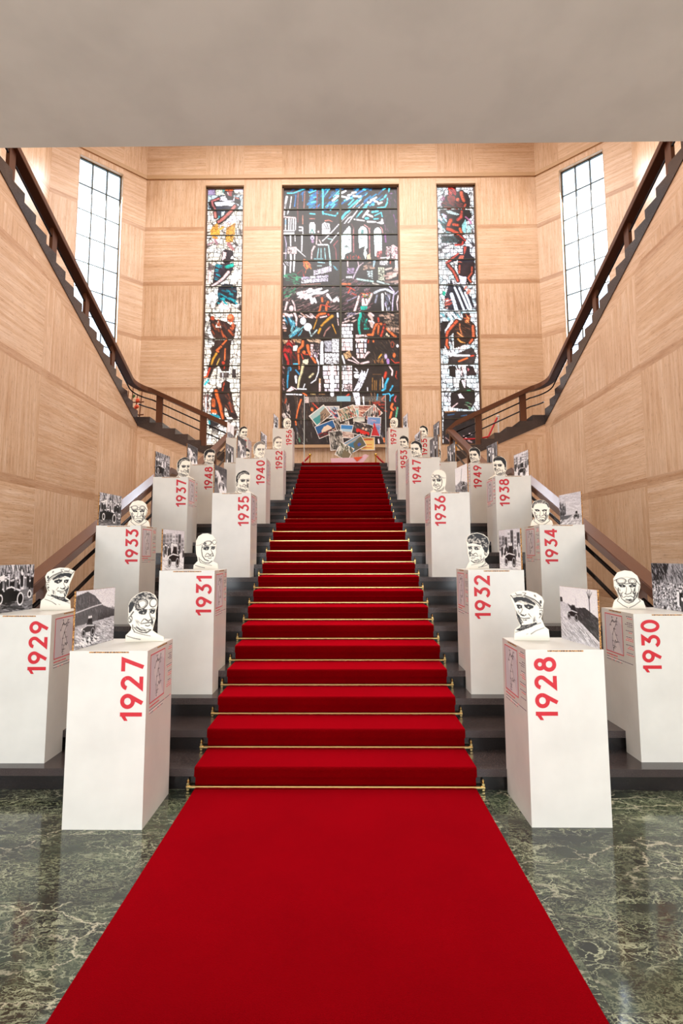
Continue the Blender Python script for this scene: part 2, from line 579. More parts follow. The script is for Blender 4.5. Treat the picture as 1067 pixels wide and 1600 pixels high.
# ------------------------------------------------------------------ artwork painter
class Canvas:
    """small painter working on arrays of sample positions"""
    def __init__(s, X, Y, bg, aa):
        s.X, s.Y = X, Y
        s.c = np.empty(X.shape + (3,))
        s.c[:] = np.asarray(bg, float)
        s.m = np.zeros(X.shape, bool)
        s.aa = aa
        s.rng = np.random.RandomState(3)

    def _put(s, idx, a, col):
        a = np.clip(a, 0, 1)[:, None]
        s.c[idx] = s.c[idx] * (1 - a) + np.asarray(col, float) * a
        s.m[idx] |= a[:, 0] > 0.5

    def _near(s, x0, x1, y0, y1):
        return np.nonzero((s.X > x0) & (s.X < x1) & (s.Y > y0) & (s.Y < y1))

    def stroke(s, pts, w, col, w2=None, a=1.0):
        w2 = w if w2 is None else w2
        P = np.asarray(pts, float).reshape(-1, 2)
        g = max(w, w2) / 2 + s.aa * 2
        idx = s._near(P[:, 0].min() - g, P[:, 0].max() + g, P[:, 1].min() - g, P[:, 1].max() + g)
        if len(idx[0]) == 0:
            return
        x, y = s.X[idx], s.Y[idx]
        best = np.full(x.shape, 1e9)
        n = len(P) - 1
        for i in range(max(n, 1)):
            ax, ay = P[i]
            bx_, by_ = P[min(i + 1, len(P) - 1)]
            dx, dy = bx_ - ax, by_ - ay
            q = dx * dx + dy * dy
            t = np.clip(((x - ax) * dx + (y - ay) * dy) / q, 0, 1) if q > 0 else np.zeros_like(x)
            d = np.hypot(x - ax - t * dx, y - ay - t * dy)
            ww = w + (w2 - w) * (i + t) / max(n, 1)
            best = np.minimum(best, d - ww / 2)
        s._put(idx, a * (0.5 - best / (2 * s.aa)), col)

    def ell(s, cx, cy, rx, ry, col, rot=0.0, ring=None, a=1.0):
        g = max(rx, ry) + s.aa * 3 + (ring or 0)
        idx = s._near(cx - g, cx + g, cy - g, cy + g)
        x, y = s.X[idx] - cx, s.Y[idx] - cy
        c_, s_ = math.cos(rot), math.sin(rot)
        u, v = x * c_ + y * s_, -x * s_ + y * c_
        k = np.hypot(u / rx, v / ry)
        d = (k - 1) * min(rx, ry)
        if ring:
            d = np.abs(d) - ring / 2
        s._put(idx, a * (0.5 - d / (2 * s.aa)), col)

    def inside(s, P, x, y):
        P = np.asarray(P, float).reshape(-1, 2)
        r = np.zeros(x.shape, bool)
        n = len(P)
        for i in range(n):
            x1, y1 = P[i]
            x2, y2 = P[(i + 1) % n]
            if y1 == y2:
                continue
            k = ((y1 > y) != (y2 > y)) & (x < (x2 - x1) * (y - y1) / (y2 - y1) + x1)
            r ^= k
        return r

    def poly(s, pts, col, a=1.0):
        P = np.asarray(pts, float).reshape(-1, 2)
        idx = s._near(P[:, 0].min(), P[:, 0].max(), P[:, 1].min(), P[:, 1].max())
        r = s.inside(P, s.X[idx], s.Y[idx])
        s._put(tuple(i[r] for i in idx), np.full(r.sum(), float(a)), col)

    def hatch(s, pts, n, ang, ln, w, cols, jit=0.25, a=1.0):
        P = np.asarray(pts, float).reshape(-1, 2)
        for _ in range(n):
            for _t in range(8):
                x = s.rng.uniform(P[:, 0].min(), P[:, 0].max())
                y = s.rng.uniform(P[:, 1].min(), P[:, 1].max())
                if s.inside(P, np.array([x]), np.array([y]))[0]:
                    break
            t = ang + s.rng.uniform(-jit, jit)
            l = ln * s.rng.uniform(0.4, 1.3) / 2
            c = cols[s.rng.randint(len(cols))]
            s.stroke([(x - l * math.cos(t), y - l * math.sin(t)), (x + l * math.cos(t), y + l * math.sin(t))],
                     w * s.rng.uniform(0.6, 1.3), c, a=a)

    def bricks(s, x0, y0, x1, y1, bw, bh, cols, gap, slant=0.0):
        y = y0
        k = 0
        while y < y1 - bh * 0.3:
            h = bh * s.rng.uniform(0.75, 1.2)
            x = x0 - (k % 2) * bw * 0.4
            while x < x1:
                w = bw * s.rng.uniform(0.6, 1.3)
                a0, a1 = max(x, x0), min(x + w - gap, x1)
                if a1 - a0 > gap:
                    sl = slant * (a1 - a0)
                    yy = y + slant * (a0 - x0)
                    c = cols[s.rng.randint(len(cols))]
                    s.poly([(a0, yy), (a1, yy + sl), (a1, min(yy + h - gap, y1) + sl), (a0, min(yy + h - gap, y1))], c)
                x += w
            y += h
            k += 1

    def cracks(s, pts, n, w, col, a=1.0):
        """leaded joints: edges of random cells inside a polygon"""
        P = np.asarray(pts, float).reshape(-1, 2)
        x0, x1, y0, y1 = P[:, 0].min(), P[:, 0].max(), P[:, 1].min(), P[:, 1].max()
        idx = s._near(x0, x1, y0, y1)
        r = s.inside(P, s.X[idx], s.Y[idx])
        idx = tuple(i[r] for i in idx)
        if len(idx[0]) == 0:
            return
        x, y = s.X[idx], s.Y[idx]
        q = np.stack([s.rng.uniform(x0, x1, n), s.rng.uniform(y0, y1, n)], 1)
        d = np.hypot(x[:, None] - q[None, :, 0], y[:, None] - q[None, :, 1])
        d.sort(axis=1)
        s._put(idx, a * np.clip(1 - (d[:, 1] - d[:, 0]) / w, 0, 1), col)

    def grainy(s, k):
        s.c *= 1 + s.rng.uniform(-k, k, s.X.shape)[..., None]


def canvas(w, h, nx, bg, aa=0.55):
    """plain rectangular canvas, y downward"""
    ny = max(2, int(round(nx * h / w)))
    X, Y = np.meshgrid(np.linspace(0, w, nx), np.linspace(0, h, ny))
    return Canvas(X, Y, bg, aa * w / nx)


def art_mesh(name, cv, origin, ux, uz, mat, parent=None, mask=None):
    """turn a canvas into a mesh: origin = top left, ux = vector to the right edge, uz = vector to the bottom edge"""
    ny, nx = cv.X.shape
    u = np.linspace(0, 1, nx)[None, :, None]
    v = np.linspace(0, 1, ny)[:, None, None]
    co = np.asarray(origin, float) + u * np.asarray(ux, float) + v * np.asarray(uz, float)
    co = co.reshape(-1, 3)
    col = np.ones((ny * nx, 4), np.float32)
    col[:, :3] = lin(np.maximum(cv.c, 0)).reshape(-1, 3)
    i = np.arange(ny * nx).reshape(ny, nx)
    q = np.stack([i[:-1, :-1], i[1:, :-1], i[1:, 1:], i[:-1, 1:]], -1).reshape(-1, 4)
    if mask is not None:
        mk = (mask[:-1, :-1] & mask[1:, :-1] & mask[1:, 1:] & mask[:-1, 1:]).reshape(-1)
        q = q[mk]
        used = np.unique(q)
        remap = np.full(ny * nx, -1)
        remap[used] = np.arange(len(used))
        q = remap[q]
        co = co[used]
        col = col[used]
    me = bpy.data.meshes.new(name)
    me.vertices.add(len(co))
    me.vertices.foreach_set('co', co.astype(np.float32).ravel())
    me.loops.add(len(q) * 4)
    me.loops.foreach_set('vertex_index', q.astype(np.int32).ravel())
    me.polygons.add(len(q))
    me.polygons.foreach_set('loop_start', np.arange(0, len(q) * 4, 4, dtype=np.int32))
    me.update(calc_edges=True)
    ca = me.color_attributes.new('art', 'FLOAT_COLOR', 'POINT')
    ca.data.foreach_set('color', col.ravel())
    return link(name, me, mat, parent)


# ================================================================== SETTING
def clip(poly, a, b, c):
    """keep a*u + b*z <= c"""
    out = []
    n = len(poly)
    for i in range(n):
        p, q = poly[i], poly[(i + 1) % n]
        dp, dq = a * p[0] + b * p[1] - c, a * q[0] + b * q[1] - c
        if dp <= 0:
            out.append(p)
        if (dp < 0 < dq) or (dq < 0 < dp):
            t = dp / (dp - dq)
            out.append((p[0] + (q[0] - p[0]) * t, p[1] + (q[1] - p[1]) * t))
    return out


def panel_wall(name, P, us, zs, parity=0, holes=(), clips=(), extra=(), label=None, bandh=0.07, seed=1):
    rng = random.Random(seed)
    cells = []     # (polygon, orient, random, band)
    for j in range(len(us) - 1):
        for i in range(len(zs) - 1):
            z0, z1 = zs[i], zs[i + 1]
            a = z0 + (bandh if i > 0 else 0)
            b = z1 - (bandh if i < len(zs) - 2 else 0)
            cells.append((us[j], us[j + 1], a, b, (i + j + parity) % 2, rng.random(), 0.0))
            if i > 0:
                cells.append((us[j], us[j + 1], z0 - bandh, z0 + bandh, 0, rng.random(), 1.0))
    hu = sorted({h[k] for h in holes for k in (0, 1)})
    hz = sorted({h[k] for h in holes for k in (2, 3)})
    me = bpy.data.meshes.new(name)
    verts, faces, uvs, cols = [], [], [], []

    def put(poly, att):
        if len(poly) < 3:
            return
        faces.append(list(range(len(verts), len(verts) + len(poly))))
        for u, z in poly:
            verts.append(P(u, z))
            uvs.append((u, z))
            cols.append((*att, 1.0))
    for u0, u1, z0, z1, o, r, bd in cells:
        cu = [u0] + [x for x in hu if u0 < x < u1] + [u1]
        cz = [z0] + [x for x in hz if z0 < x < z1] + [z1]
        for a in range(len(cu) - 1):
            for b in range(len(cz) - 1):
                mu, mz = (cu[a] + cu[a + 1]) / 2, (cz[b] + cz[b + 1]) / 2
                if any(h[0] < mu < h[1] and h[2] < mz < h[3] for h in holes):
                    continue
                poly = [(cu[a], cz[b]), (cu[a + 1], cz[b]), (cu[a + 1], cz[b + 1]), (cu[a], cz[b + 1])]
                for cl in clips:
                    poly = clip(poly, *cl)
                    if len(poly) < 3:
                        break
                put(poly, (o, r, bd))
    for poly, att in extra:
        put(poly, att)
    me.from_pydata(verts, [], faces)
    me.uv_layers.new(name='metres')
    me.color_attributes.new('panel', 'FLOAT_COLOR', 'CORNER')
    me.uv_layers['metres'].data.foreach_set('uv', [k for u in uvs for k in u])
    me.color_attributes['panel'].data.foreach_set('color', [k for c in cols for k in c])
    o = link(name, me, M['trav'])
    return tag(o, label=label, kind='structure')


def struct(name, bm, mat, label=None, bevel=0.0):
    return tag(obj(name, bm, mat, bevel=bevel), label=label, kind='structure')


BZ = [0.0, 1.45, 3.2, 4.94, 6.67, 8.30, 10.08, 11.90, 13.62, 15.6]
ZH = 15.6
WIN = {'window_1': (-4.32, -3.085), 'window_2': (-1.872, 1.872), 'window_3': (3.055, 4.315)}
WZ0, WZ1 = 4.90, 13.37

panel_wall('wall_back', lambda u, z: (u, YB, z), [-XC, -4.32, -3.085, -1.872, 1.872, 3.055, 4.315, XC], BZ, 0,
           holes=[(a, b, WZ0, WZ1) for a, b in WIN.values()], seed=4,
           label='tall travertine back wall around the stained glass windows')
# make the piers read as whole bays: alternate only by course


def splay(sx):
    d = Vector((sx * (XO - XC), YC - YB, 0))
    L = d.length
    d.normalize()
    return L, d


SW0, SW1, SZ0, SZ1 = 0.76, 2.06, 6.2, 13.38
for sx, nm in ((-1, 'left'), (1, 'right')):
    L, d = splay(sx)
    panel_wall('wall_splay_' + nm, lambda u, z, d=d, sx=sx: (sx * XC + d.x * u, YB + d.y * u, z),
               [0, SW0, SW1, L], BZ, 1, holes=[(SW0, SW1, SZ0, SZ1)], seed=7 + sx,
               label='%s angled travertine corner wall with a tall clear window' % nm)
    panel_wall('wall_outer_' + nm, lambda u, z, sx=sx: (sx * XO, YC - u, z),
               [0, 2.2, 4.4, 6.6, 8.8, YC - 3.45], BZ, 0, seed=17 + sx,
               label='%s outer travertine wall of the upper flight' % nm)

# flank walls that carry the upper flights (the big triangles left and right)
ZA = 7.298 + SL * 7.772          # top line: z = ZA - SL*Y
for sx, nm in ((-1, 'left'), (1, 'right')):
    band = [(y, ZA - SL * y) for y in (5.4, 13.63)] + [(y, ZA - SL * y - 0.30) for y in (13.63, 5.4)]
    panel_wall('wall_flank_' + nm, lambda u, z, sx=sx: (sx * XF, u, z),
               [3.45, 4.73, 6.96, 9.19, 11.42, 13.63], [0.0, 0.85, 2.77, 4.70, 6.42, 8.31], 1,
               clips=[(SL, 1.0, ZA - 0.30)], extra=[(band, (0.0, 0.35 + 0.2 * sx, 0.25))], seed=31 + sx,
               label='%s travertine flank wall under the upper flight of stairs' % nm)
    # wall facing the visitor beside the top of the stair
    zl = lambda x: 4.80 - 0.43 * (XF - x)
    panel_wall('wall_landing_' + nm, lambda u, z, sx=sx: (sx * u, YTOP, z),
               [2.6, XF], [0.0, 2.77, 8.0], 0, clips=[(-0.43, 1.0, 4.80 - 0.43 * XF - 0.28)],
               extra=[([(2.6, zl(2.6) - 0.28), (XF, zl(XF) - 0.28), (XF, zl(XF)), (2.6, zl(2.6))], (0.0, 0.4, 0.55))],
               seed=41 + sx, label='%s travertine wall below the side steps of the landing' % nm)
    bm = bmesh.new()
    bx(bm, min(sx * XF, sx * 6.3), max(sx * XF, sx * 6.3), 3.40, 3.46, 0, 4.3)
    struct('wall_return_' + nm, bm, M['trim'], 'short %s return wall at the edge of the foyer' % nm)
    bm = bmesh.new()
    bx(bm, min(sx * 6.2, sx * 6.3), max(sx * 6.2, sx * 6.3), -6.0, 3.46, 0, 4.3)
    struct('wall_foyer_' + nm, bm, M['trim'], '%s side wall of the low foyer' % nm)

bm = bmesh.new()
bx(bm, -8.4, 8.4, -6.0, YTOP, -0.1, 0)
struct('floor', bm, M['marble'], 'polished green marble floor with pale veins')
bm = bmesh.new()
bx(bm, -6.3, 6.3, -6.0, 3.453, 4.3, 4.75)
struct('ceiling_foyer', bm, M['plaster'], 'flat grey beige plaster soffit over the foyer')
bm = bmesh.new()
bx(bm, -8.3, 8.3, 3.33, 3.45, 4.75, ZH)
struct('wall_front', bm, M['trim'], 'upper wall of the stair hall above the foyer soffit')
bm = bmesh.new()
bx(bm, -8.4, 8.4, 3.33, 17.2, ZH, ZH + 0.2)
struct('ceiling_hall', bm, M['plaster'], 'high plaster ceiling of the stair hall')
bm = bmesh.new()
bx(bm, -XF, XF, YTOP + 0.02, YB, ZTOP - 0.25, ZTOP)
struct('floor_landing', bm, M['stone'], 'dark stone floor of the upper landing')

# cornice line above the windows and the sill ledge under the middle window
bm = bmesh.new()
bx(bm, -XC, XC, YB - 0.05, YB, 13.58, 13.70)
struct('trim_1', bm, M['trim'], 'thin travertine string course above the stained glass')
for k, sx in ((2, -1), (3, 1)):
    L, d = splay(sx)
    n = Vector((-sx * 1.0, -1.0, 0)).normalized()
    bm = bmesh.new()
    a = Vector((sx * XC, YB, 0))
    b = a + d * L
    v = []
    for z in (13.58, 13.70):
        v.append([bm.verts.new((q.x, q.y, z)) for q in (a, b, b + n * 0.05, a + n * 0.05)])
    for i in range(4):
        bm.faces.new([v[0][i], v[0][(i + 1) % 4], v[1][(i + 1) % 4], v[1][i]])
    bm.faces.new(v[0])
    bm.faces.new(v[1])
    bmesh.ops.recalc_face_normals(bm, faces=bm.faces[:])
    struct('trim_%d' % k, bm, M['trim'], 'thin travertine string course on the %s splayed wall' % ('left' if sx < 0 else 'right'))
bm = bmesh.new()
bx(bm, -2.1, 2.1, YB - 0.10, YB + 0.16, WZ0 - 0.09, WZ0)
struct('trim_4', bm, M['trim'], 'stone sill under the middle stained glass window', bevel=0.01)

# ------------------------------------------------------------------ windows on the back wall
YG = 16.95


def window_parts(root, a, b, z0, z1, glass_y, bars_z, bars_x, fw=0.05):
    bm = bmesh.new()      # travertine reveal
    for x0, x1, q0, q1 in ((a - 0.02, a + 0.004, z0, z1), (b - 0.004, b + 0.02, z0, z1), (a, b, z0 - 0.02, z0 + 0.004), (a, b, z1 - 0.004, z1 + 0.02)):
        bx(bm, x0, x1, YB - 0.002, glass_y + 0.02, q0, q1)
    obj('reveal', bm, M['trim'], root)
    bm = bmesh.new()
    y0, y1 = glass_y - 0.06, glass_y + 0.03
    bx(bm, a, a + fw, y0, y1, z0, z1)
    bx(bm, b - fw, b, y0, y1, z0, z1)
    bx(bm, a, b, y0, y1, z0, z0 + fw)
    bx(bm, a, b, y0, y1, z1 - fw, z1)
    obj('frame', bm, M['frame'], root)
    for z in bars_z:
        bm = bmesh.new()
        bx(bm, a, b, glass_y - 0.03, glass_y + 0.01, z - 0.014, z + 0.014)
        obj('bar', bm, M['lead'], root)
    for x in bars_x:
        bm = bmesh.new()
        bx(bm, x - 0.03, x + 0.03, glass_y - 0.045, glass_y + 0.02, z0, z1)
        obj('mullion', bm, M['lead'], root)


# cartoon coordinates of the three lights (one shared drawing sheet)
HM = (52.15009688733076, 3.1780499943885414, 533.5856579619359, -0.6531657769200336,
      -47.36721205232042, 950.4989486067151, -0.0006266540038286873, 0.006238492221649626)


def sheet(a, b, z0, z1, step, bgc):
    nx = int((b - a) / step)
    nz = int((z1 - z0) / step)
    Xw, Zw = np.meshgrid(np.linspace(a, b, nx), np.linspace(z1, z0, nz))
    w = HM[6] * Xw + HM[7] * Zw + 1
    cv = Canvas((HM[0] * Xw + HM[1] * Zw + HM[2]) / w, (HM[3] * Xw + HM[4] * Zw + HM[5]) / w, bgc, 0.42)
    return cv


BARS = [12.62, 11.755, 10.89, 10.04, 9.18, 8.32, 7.46, 6.595, 5.735]
WH, PK, LV = (255, 250, 255), (250, 214, 214), (206, 190, 222)
CY, BL, TL = (84, 222, 245), (24, 124, 205), (20, 190, 168)
RD, OR, GD = (214, 62, 40), (236, 110, 56), (226, 156, 50)
BG = (34, 27, 28)


class Sheet:
    """strokes noted on an enlarged drawing: o = corner of the enlargement, s = its scale"""
    def __init__(s, cv, ox, oy, k):
        s.cv, s.ox, s.oy, s.k = cv, ox, oy, k

    def f(s, pts):
        p = np.asarray(pts, float).reshape(-1, 2)
        return [(s.ox + x / s.k, s.oy + y / s.k) for x, y in p]

    def S(s, c, w, *pts, w2=None):
        s.cv.stroke(s.f(pts), w / s.k, c, None if w2 is None else w2 / s.k)

    def P(s, c, *pts):
        s.cv.poly(s.f(pts), c)

    def E(s, c, x, y, rx, ry, rot=0, ring=None):
        q = s.f([(x, y)])[0]
        s.cv.ell(q[0], q[1], rx / s.k, ry / s.k, c, rot, None if ring is None else ring / s.k)

    def H(s, pts, n, ang, ln, w, cols, jit=0.25):
        s.cv.hatch(s.f([(pts[i], pts[i + 1]) for i in range(0, len(pts), 2)]), n, ang, ln / s.k, w / s.k, cols, jit)

    def B(s, x0, y0, x1, y1, bw, bh, cols, gap, slant=0.0):
        a = s.f([(x0, y0), (x1, y1)])
        s.cv.bricks(a[0][0], a[0][1], a[1][0], a[1][1], bw / s.k, bh / s.k, cols, gap / s.k, slant)

    def C(s, x0, y0, x1, y1, n, w, c=BG, a=1.0):
        s.cv.cracks(s.f([(x0, y0), (x1, y0), (x1, y1), (x0, y1)]), n, w / s.k, c, a)

    def limb(s, c, w, *pts, w2=None):
        """flesh or cloth stroke broken by dark leads and a shaded side"""
        s.S(BG, w * 1.7, *pts, w2=None if w2 is None else w2 * 1.7)
        s.S(tuple(v * 0.55 for v in c), w * 1.15, *pts, w2=None if w2 is None else w2 * 1.15)
        s.S(c, w * 0.8, *[(x - w * .12, y) for x, y in pts], w2=None if w2 is None else w2 * 0.8)


def paint_middle(cv):
    cv.cracks([(430, 280), (640, 280), (640, 700), (430, 700)], 420, 0.5, (48, 40, 40), 0.9)
    a = Sheet(cv, 435, 285, 10.67)
    # upper left: towers and sky
    a.H([60, 60, 1000, 60, 1000, 420, 700, 420], 26, -0.7, 90, 26, [BL, (14, 60, 110), (16, 90, 150)])
    a.S(CY, 26, (150, 180), (250, 180), (350, 140), (460, 98), w2=18)
    a.S(WH, 40, (140, 240), (120, 330), (110, 430), w2=26)
    a.S(WH, 20, (215, 240), (205, 330), (190, 430), w2=14)
    a.S(WH, 20, (100, 480), (95, 545))
    a.S(WH, 22, (165, 480), (150, 530), w2=12)
    a.S(BL, 16, (290, 215), (268, 400))
    a.S((150, 84, 88), 18, (330, 160), (318, 440))
    a.S(BL, 16, (403, 175), (403, 310))
    a.S((176, 112, 104), 20, (438, 150), (425, 440))
    a.S((190, 120, 100), 18, (405, 550), (405, 690))
    a.S((120, 56, 56), 22, (320, 480), (325, 660))
    a.H([520, 60, 620, 60, 620, 440, 520, 440], 34, -0.4, 90, 24, [CY, BL, BL, (30, 150, 200)])
    a.S((170, 60, 66), 16, (645, 140), (640, 430))
    a.S(CY, 34, (735, 100), (742, 200), (738, 430), w2=26)
    a.S(CY, 14, (540, 65), (760, 65))
    a.H([760, 60, 1000, 60, 1000, 440, 760, 440], 20, -0.75, 120, 20, [CY, BL, (16, 120, 170)])
    a.S(WH, 40, (905, 305), (1000, 225), w2=28)
    a.S(LV, 18, (945, 215), (985, 215))
    a.S(CY, 30, (740, 485), (745, 525))
    a.S(CY, 24, (745, 520), (850, 540), (950, 560), (985, 510))
    a.S(CY, 24, (525, 520), (605, 528))
    a.S((210, 130, 120), 16, (520, 605), (605, 605))
    a.S((230, 130, 110), 20, (780, 640), (840, 630), (900, 655), w2=10)
    a.P(WH, (515, 850), (515, 700), (535, 665), (590, 665), (612, 700), (612, 850))
    a.S((60, 150, 140), 16, (530, 850), (560, 780), (590, 850))
    a.P(WH, (725, 880), (728, 690), (770, 665), (850, 690), (862, 780), (850, 860), (800, 880))
    a.S(BG, 10, (760, 690), (800, 760))
    a.S(BG, 9, (730, 780), (850, 770))
    a.S(BG, 9, (800, 680), (830, 760))
    # little palace left
    a.S(PK, 24, (75, 575), (280, 590))
    for x in (120, 175, 210, 250, 285):
        a.S(WH, 20, (x, 610), (x - 4, 790))
    a.S(BL, 8, (120, 620), (120, 700))
    a.S(WH, 18, (80, 805), (265, 805))
    a.P(WH, (75, 830), (265, 830), (265, 870), (75, 870))
    a.S(WH, 26, (350, 745), (400, 748), (408, 860), w2=18)
    a.S(WH, 26, (350, 800), (390, 800))
    a.S(WH, 26, (200, 880), (205, 1060), w2=20)
    a.S(LV, 14, (105, 900), (130, 1020), (120, 1270))
    a.S(WH, 26, (392, 880), (388, 1150), w2=18)
    a.S(WH, 14, (275, 890), (278, 980))
    a.P(PK, (155, 1075), (300, 1075), (300, 1190), (150, 1190))
    a.C(150, 1070, 300, 1195, 14, 8)
    a.S(WH, 26, (280, 1090), (350, 1150), (450, 1240), w2=12)
    a.S(WH, 30, (205, 1200), (210, 1285))
    a.S(WH, 20, (270, 1200), (268, 1285))
    a.S(PK, 20, (70, 1180), (130, 1180))
    a.E(LV, 565, 925, 34, 40)
    a.E(BG, 562, 930, 12, 12)
    a.E((190, 140, 180), 570, 985, 24, 30)
    a.E(PK, 665, 820, 16, 20)
    a.S(PK, 16, (640, 900), (632, 1030))
    a.S(PK, 16, (680, 960), (710, 1020))
    a.S(PK, 34, (600, 1070), (560, 1140), (550, 1270), w2=16)
    # crane lines
    a.S(WH, 18, (735, 975), (860, 860), (1005, 700))
    a.S(WH, 16, (865, 1010), (930, 920), (1000, 840))
    a.S((180, 220, 220), 18, (820, 935), (890, 950))
    a.S(WH, 24, (660, 1040), (820, 1040))
    a.S((150, 200, 205), 16, (670, 1100), (645, 1280))
    a.S((150, 200, 205), 16, (710, 1100), (712, 1280))
    a.S((150, 200, 205), 16, (770, 1100), (785, 1280))
    a.S((190, 230, 230), 22, (835, 1050), (862, 1280))
    a.S((120, 180, 190), 20, (600, 1275), (740, 1275))
    a.S((170, 70, 78), 14, (990, 970), (920, 1050), (955, 1120), (965, 1280))
    a.P(BG, (440, 880), (510, 880), (510, 1260), (440, 1180))
    # upper right
    b = Sheet(cv, 530, 285, 10.67)
    b.H([30, 60, 800, 60, 600, 430, 30, 430], 36, -0.6, 110, 26, [BL, (20, 140, 190), CY, (12, 80, 130)])
    for p in (((45, 175), (110, 140)), ((40, 235), (125, 250)), ((150, 220), (200, 200)), ((220, 175), (280, 165)), ((240, 225), (330, 235)),
              ((130, 275), (170, 255)), ((530, 300), (620, 250)), ((480, 335), (520, 330)), ((590, 310), (640, 325)), ((655, 355), (715, 330)), ((340, 240), (360, 225))):
        b.S(WH, 40, *p, w2=26)
    b.S(CY, 34, (840, 60), (820, 170), w2=20)
    b.S(CY, 34, (790, 200), (740, 270), (680, 300), w2=24)
    b.S(CY, 22, (805, 260), (800, 340), (765, 410), (640, 430), w2=30)
    b.E(CY, 562, 370, 30, 20)
    b.S((30, 120, 180), 22, (430, 100), (530, 130))
    b.S(CY, 24, (150, 435), (330, 300), (380, 250), w2=14)
    b.S(CY, 26, (400, 430), (450, 370))
    b.S(WH, 12, (220, 430), (365, 285))
    b.S(WH, 14, (320, 430), (395, 350))
    b.S(CY, 44, (40, 600), (110, 510), (170, 475), w2=30)
    b.S(WH, 20, (45, 740), (150, 600), (200, 570))
    b.S(WH, 16, (35, 800), (170, 650), (300, 470))
    b.S(WH, 9, (35, 655), (200, 490))
    b.S(WH, 10, (210, 575), (290, 480))
    b.S(CY, 28, (380, 480), (330, 530), (285, 590), w2=20)
    b.S(WH, 40, (480, 475), (430, 530), (395, 580), w2=26)
    b.S(WH, 36, (460, 530), (550, 570))
    b.S(CY, 34, (550, 495), (640, 480))
    b.S(CY, 20, (590, 555), (700, 500), (715, 570))
    b.E(CY, 460, 600, 40, 22)
    b.S(CY, 24, (580, 610), (650, 605))
    b.S(WH, 26, (250, 615), (420, 640), w2=18)
    b.S(WH, 34, (475, 655), (605, 660), w2=26)
    b.P(WH, (610, 672), (690, 655), (705, 600), (725, 605), (745, 690), (700, 700))
    b.P(BG, (20, 700), (250, 660), (980, 740), (980, 1290), (20, 1290))
    glow = (236, 255, 255)
    b.P(glow, (60, 860), (110, 790), (165, 725), (190, 760), (195, 862))
    b.P(glow, (30, 880), (205, 880), (205, 1150), (100, 1195), (80, 1280), (30, 1280))
    b.S((110, 150, 160), 6, (88, 950), (92, 1120))
    b.P(glow, (320, 860), (320, 790), (360, 740), (400, 728), (450, 760), (465, 800), (465, 860))
    b.P(glow, (320, 880), (470, 880), (470, 1080), (440, 1130), (460, 1180), (440, 1280), (405, 1200), (430, 1060), (330, 1100))
    b.P((90, 150, 150), (360, 780), (410, 800), (400, 860), (370, 860))
    b.P(glow, (580, 860), (580, 800), (610, 760), (650, 748), (695, 790), (700, 860))
    b.P(glow, (580, 880), (710, 880), (710, 1130), (625, 1150), (615, 1230), (595, 1230), (585, 1050))
    b.P(BG, (405, 1070), (330, 1110), (300, 1280), (400, 1280), (400, 1180))
    for x in (240, 508):
        b.S((200, 130, 130), 17, (x, 760), (x - 4, 860))
        b.S((190, 110, 116), 17, (x - 4, 890), (x, 1170))
    b.S((220, 150, 150), 18, (420, 710), (480, 750), (510, 830))
    b.S((220, 150, 150), 18, (690, 745), (715, 780), (725, 840))
    b.S((150, 80, 90), 9, (200, 690), (240, 760))
    b.H([740, 60, 970, 60, 970, 1000, 740, 860], 26, 1.4, 70, 12, [(96, 50, 100), (120, 70, 110), (70, 50, 60)])
    b.S((150, 80, 160), 14, (905, 540), (945, 665), w2=6)
    b.S((160, 80, 170), 22, (765, 890), (775, 990))
    b.E((180, 120, 190), 865, 185, 26, 10)
    b.P(PK, (865, 1060), (900, 1035), (965, 1080), (970, 1280), (865, 1260))
    b.C(860, 1030, 972, 1290, 14, 8, (150, 80, 100))
    b.B(780, 1070, 855, 1260, 30, 30, [PK, (170, 120, 130)], 8)
    b.B(630, 1140, 710, 1280, 40, 36, [(190, 90, 90), (120, 50, 60)], 8)
    b.P((240, 190, 160), (465, 1210), (515, 1180), (525, 1280), (465, 1280))
    b.S(WH, 18, (690, 1260), (830, 1250), (800, 1280))
    b.H([120, 1220, 400, 1200, 400, 1285, 120, 1285], 12, 1.5, 30, 12, [RD, (150, 50, 60)])
    # second tier left
    c = Sheet(cv, 435, 405, 10.67)
    for x, y0, y1, w in ((110, 120, 300, 30), (205, 30, 220, 30), (262, 30, 200, 34)):
        c.S(WH, w, (x, y0), (x - 8, y1), w2=w * .6)
    c.H([60, 30, 180, 30, 170, 120, 60, 130], 10, 0.9, 40, 9, [WH, LV])
    c.H([400, 20, 550, 20, 540, 130, 440, 140], 22, 1.1, 70, 18, [OR, GD, OR])
    c.S(OR, 18, (475, 140), (440, 250), w2=8)
    c.S((176, 30, 40), 12, (320, 240), (400, 170), (420, 280))
    c.S((190, 40, 50), 18, (415, 270), (430, 285))
    c.H([160, 220, 330, 250, 360, 400, 200, 420, 90, 300], 26, 0.3, 60, 16, [(30, 120, 84), (22, 90, 66), (50, 160, 110)])
    c.H([80, 470, 310, 470, 290, 600, 120, 650], 22, -0.7, 50, 16, [(30, 120, 84), (40, 150, 100)])
    c.S((170, 220, 230), 18, (660, 50), (770, 60))
    c.S((200, 230, 230), 14, (650, 110), (720, 110))
    c.S((200, 240, 240), 34, (860, 30), (865, 100))
    c.H([930, 120, 1000, 120, 1000, 190, 930, 180], 8, 0.6, 40, 12, [(90, 160, 180)])
    c.B(590, 190, 880, 270, 150, 88, [(226, 214, 232), WH], 10, -0.28)
    c.B(380, 300, 830, 400, 120, 62, [WH, (210, 200, 220), LV], 10, -0.08)
    c.H([380, 160, 900, 120, 1000, 400, 380, 420], 60, 0.2, 34, 5, [BG, (80, 70, 84)])
    c.S((200, 130, 110), 10, (380, 425), (700, 410))
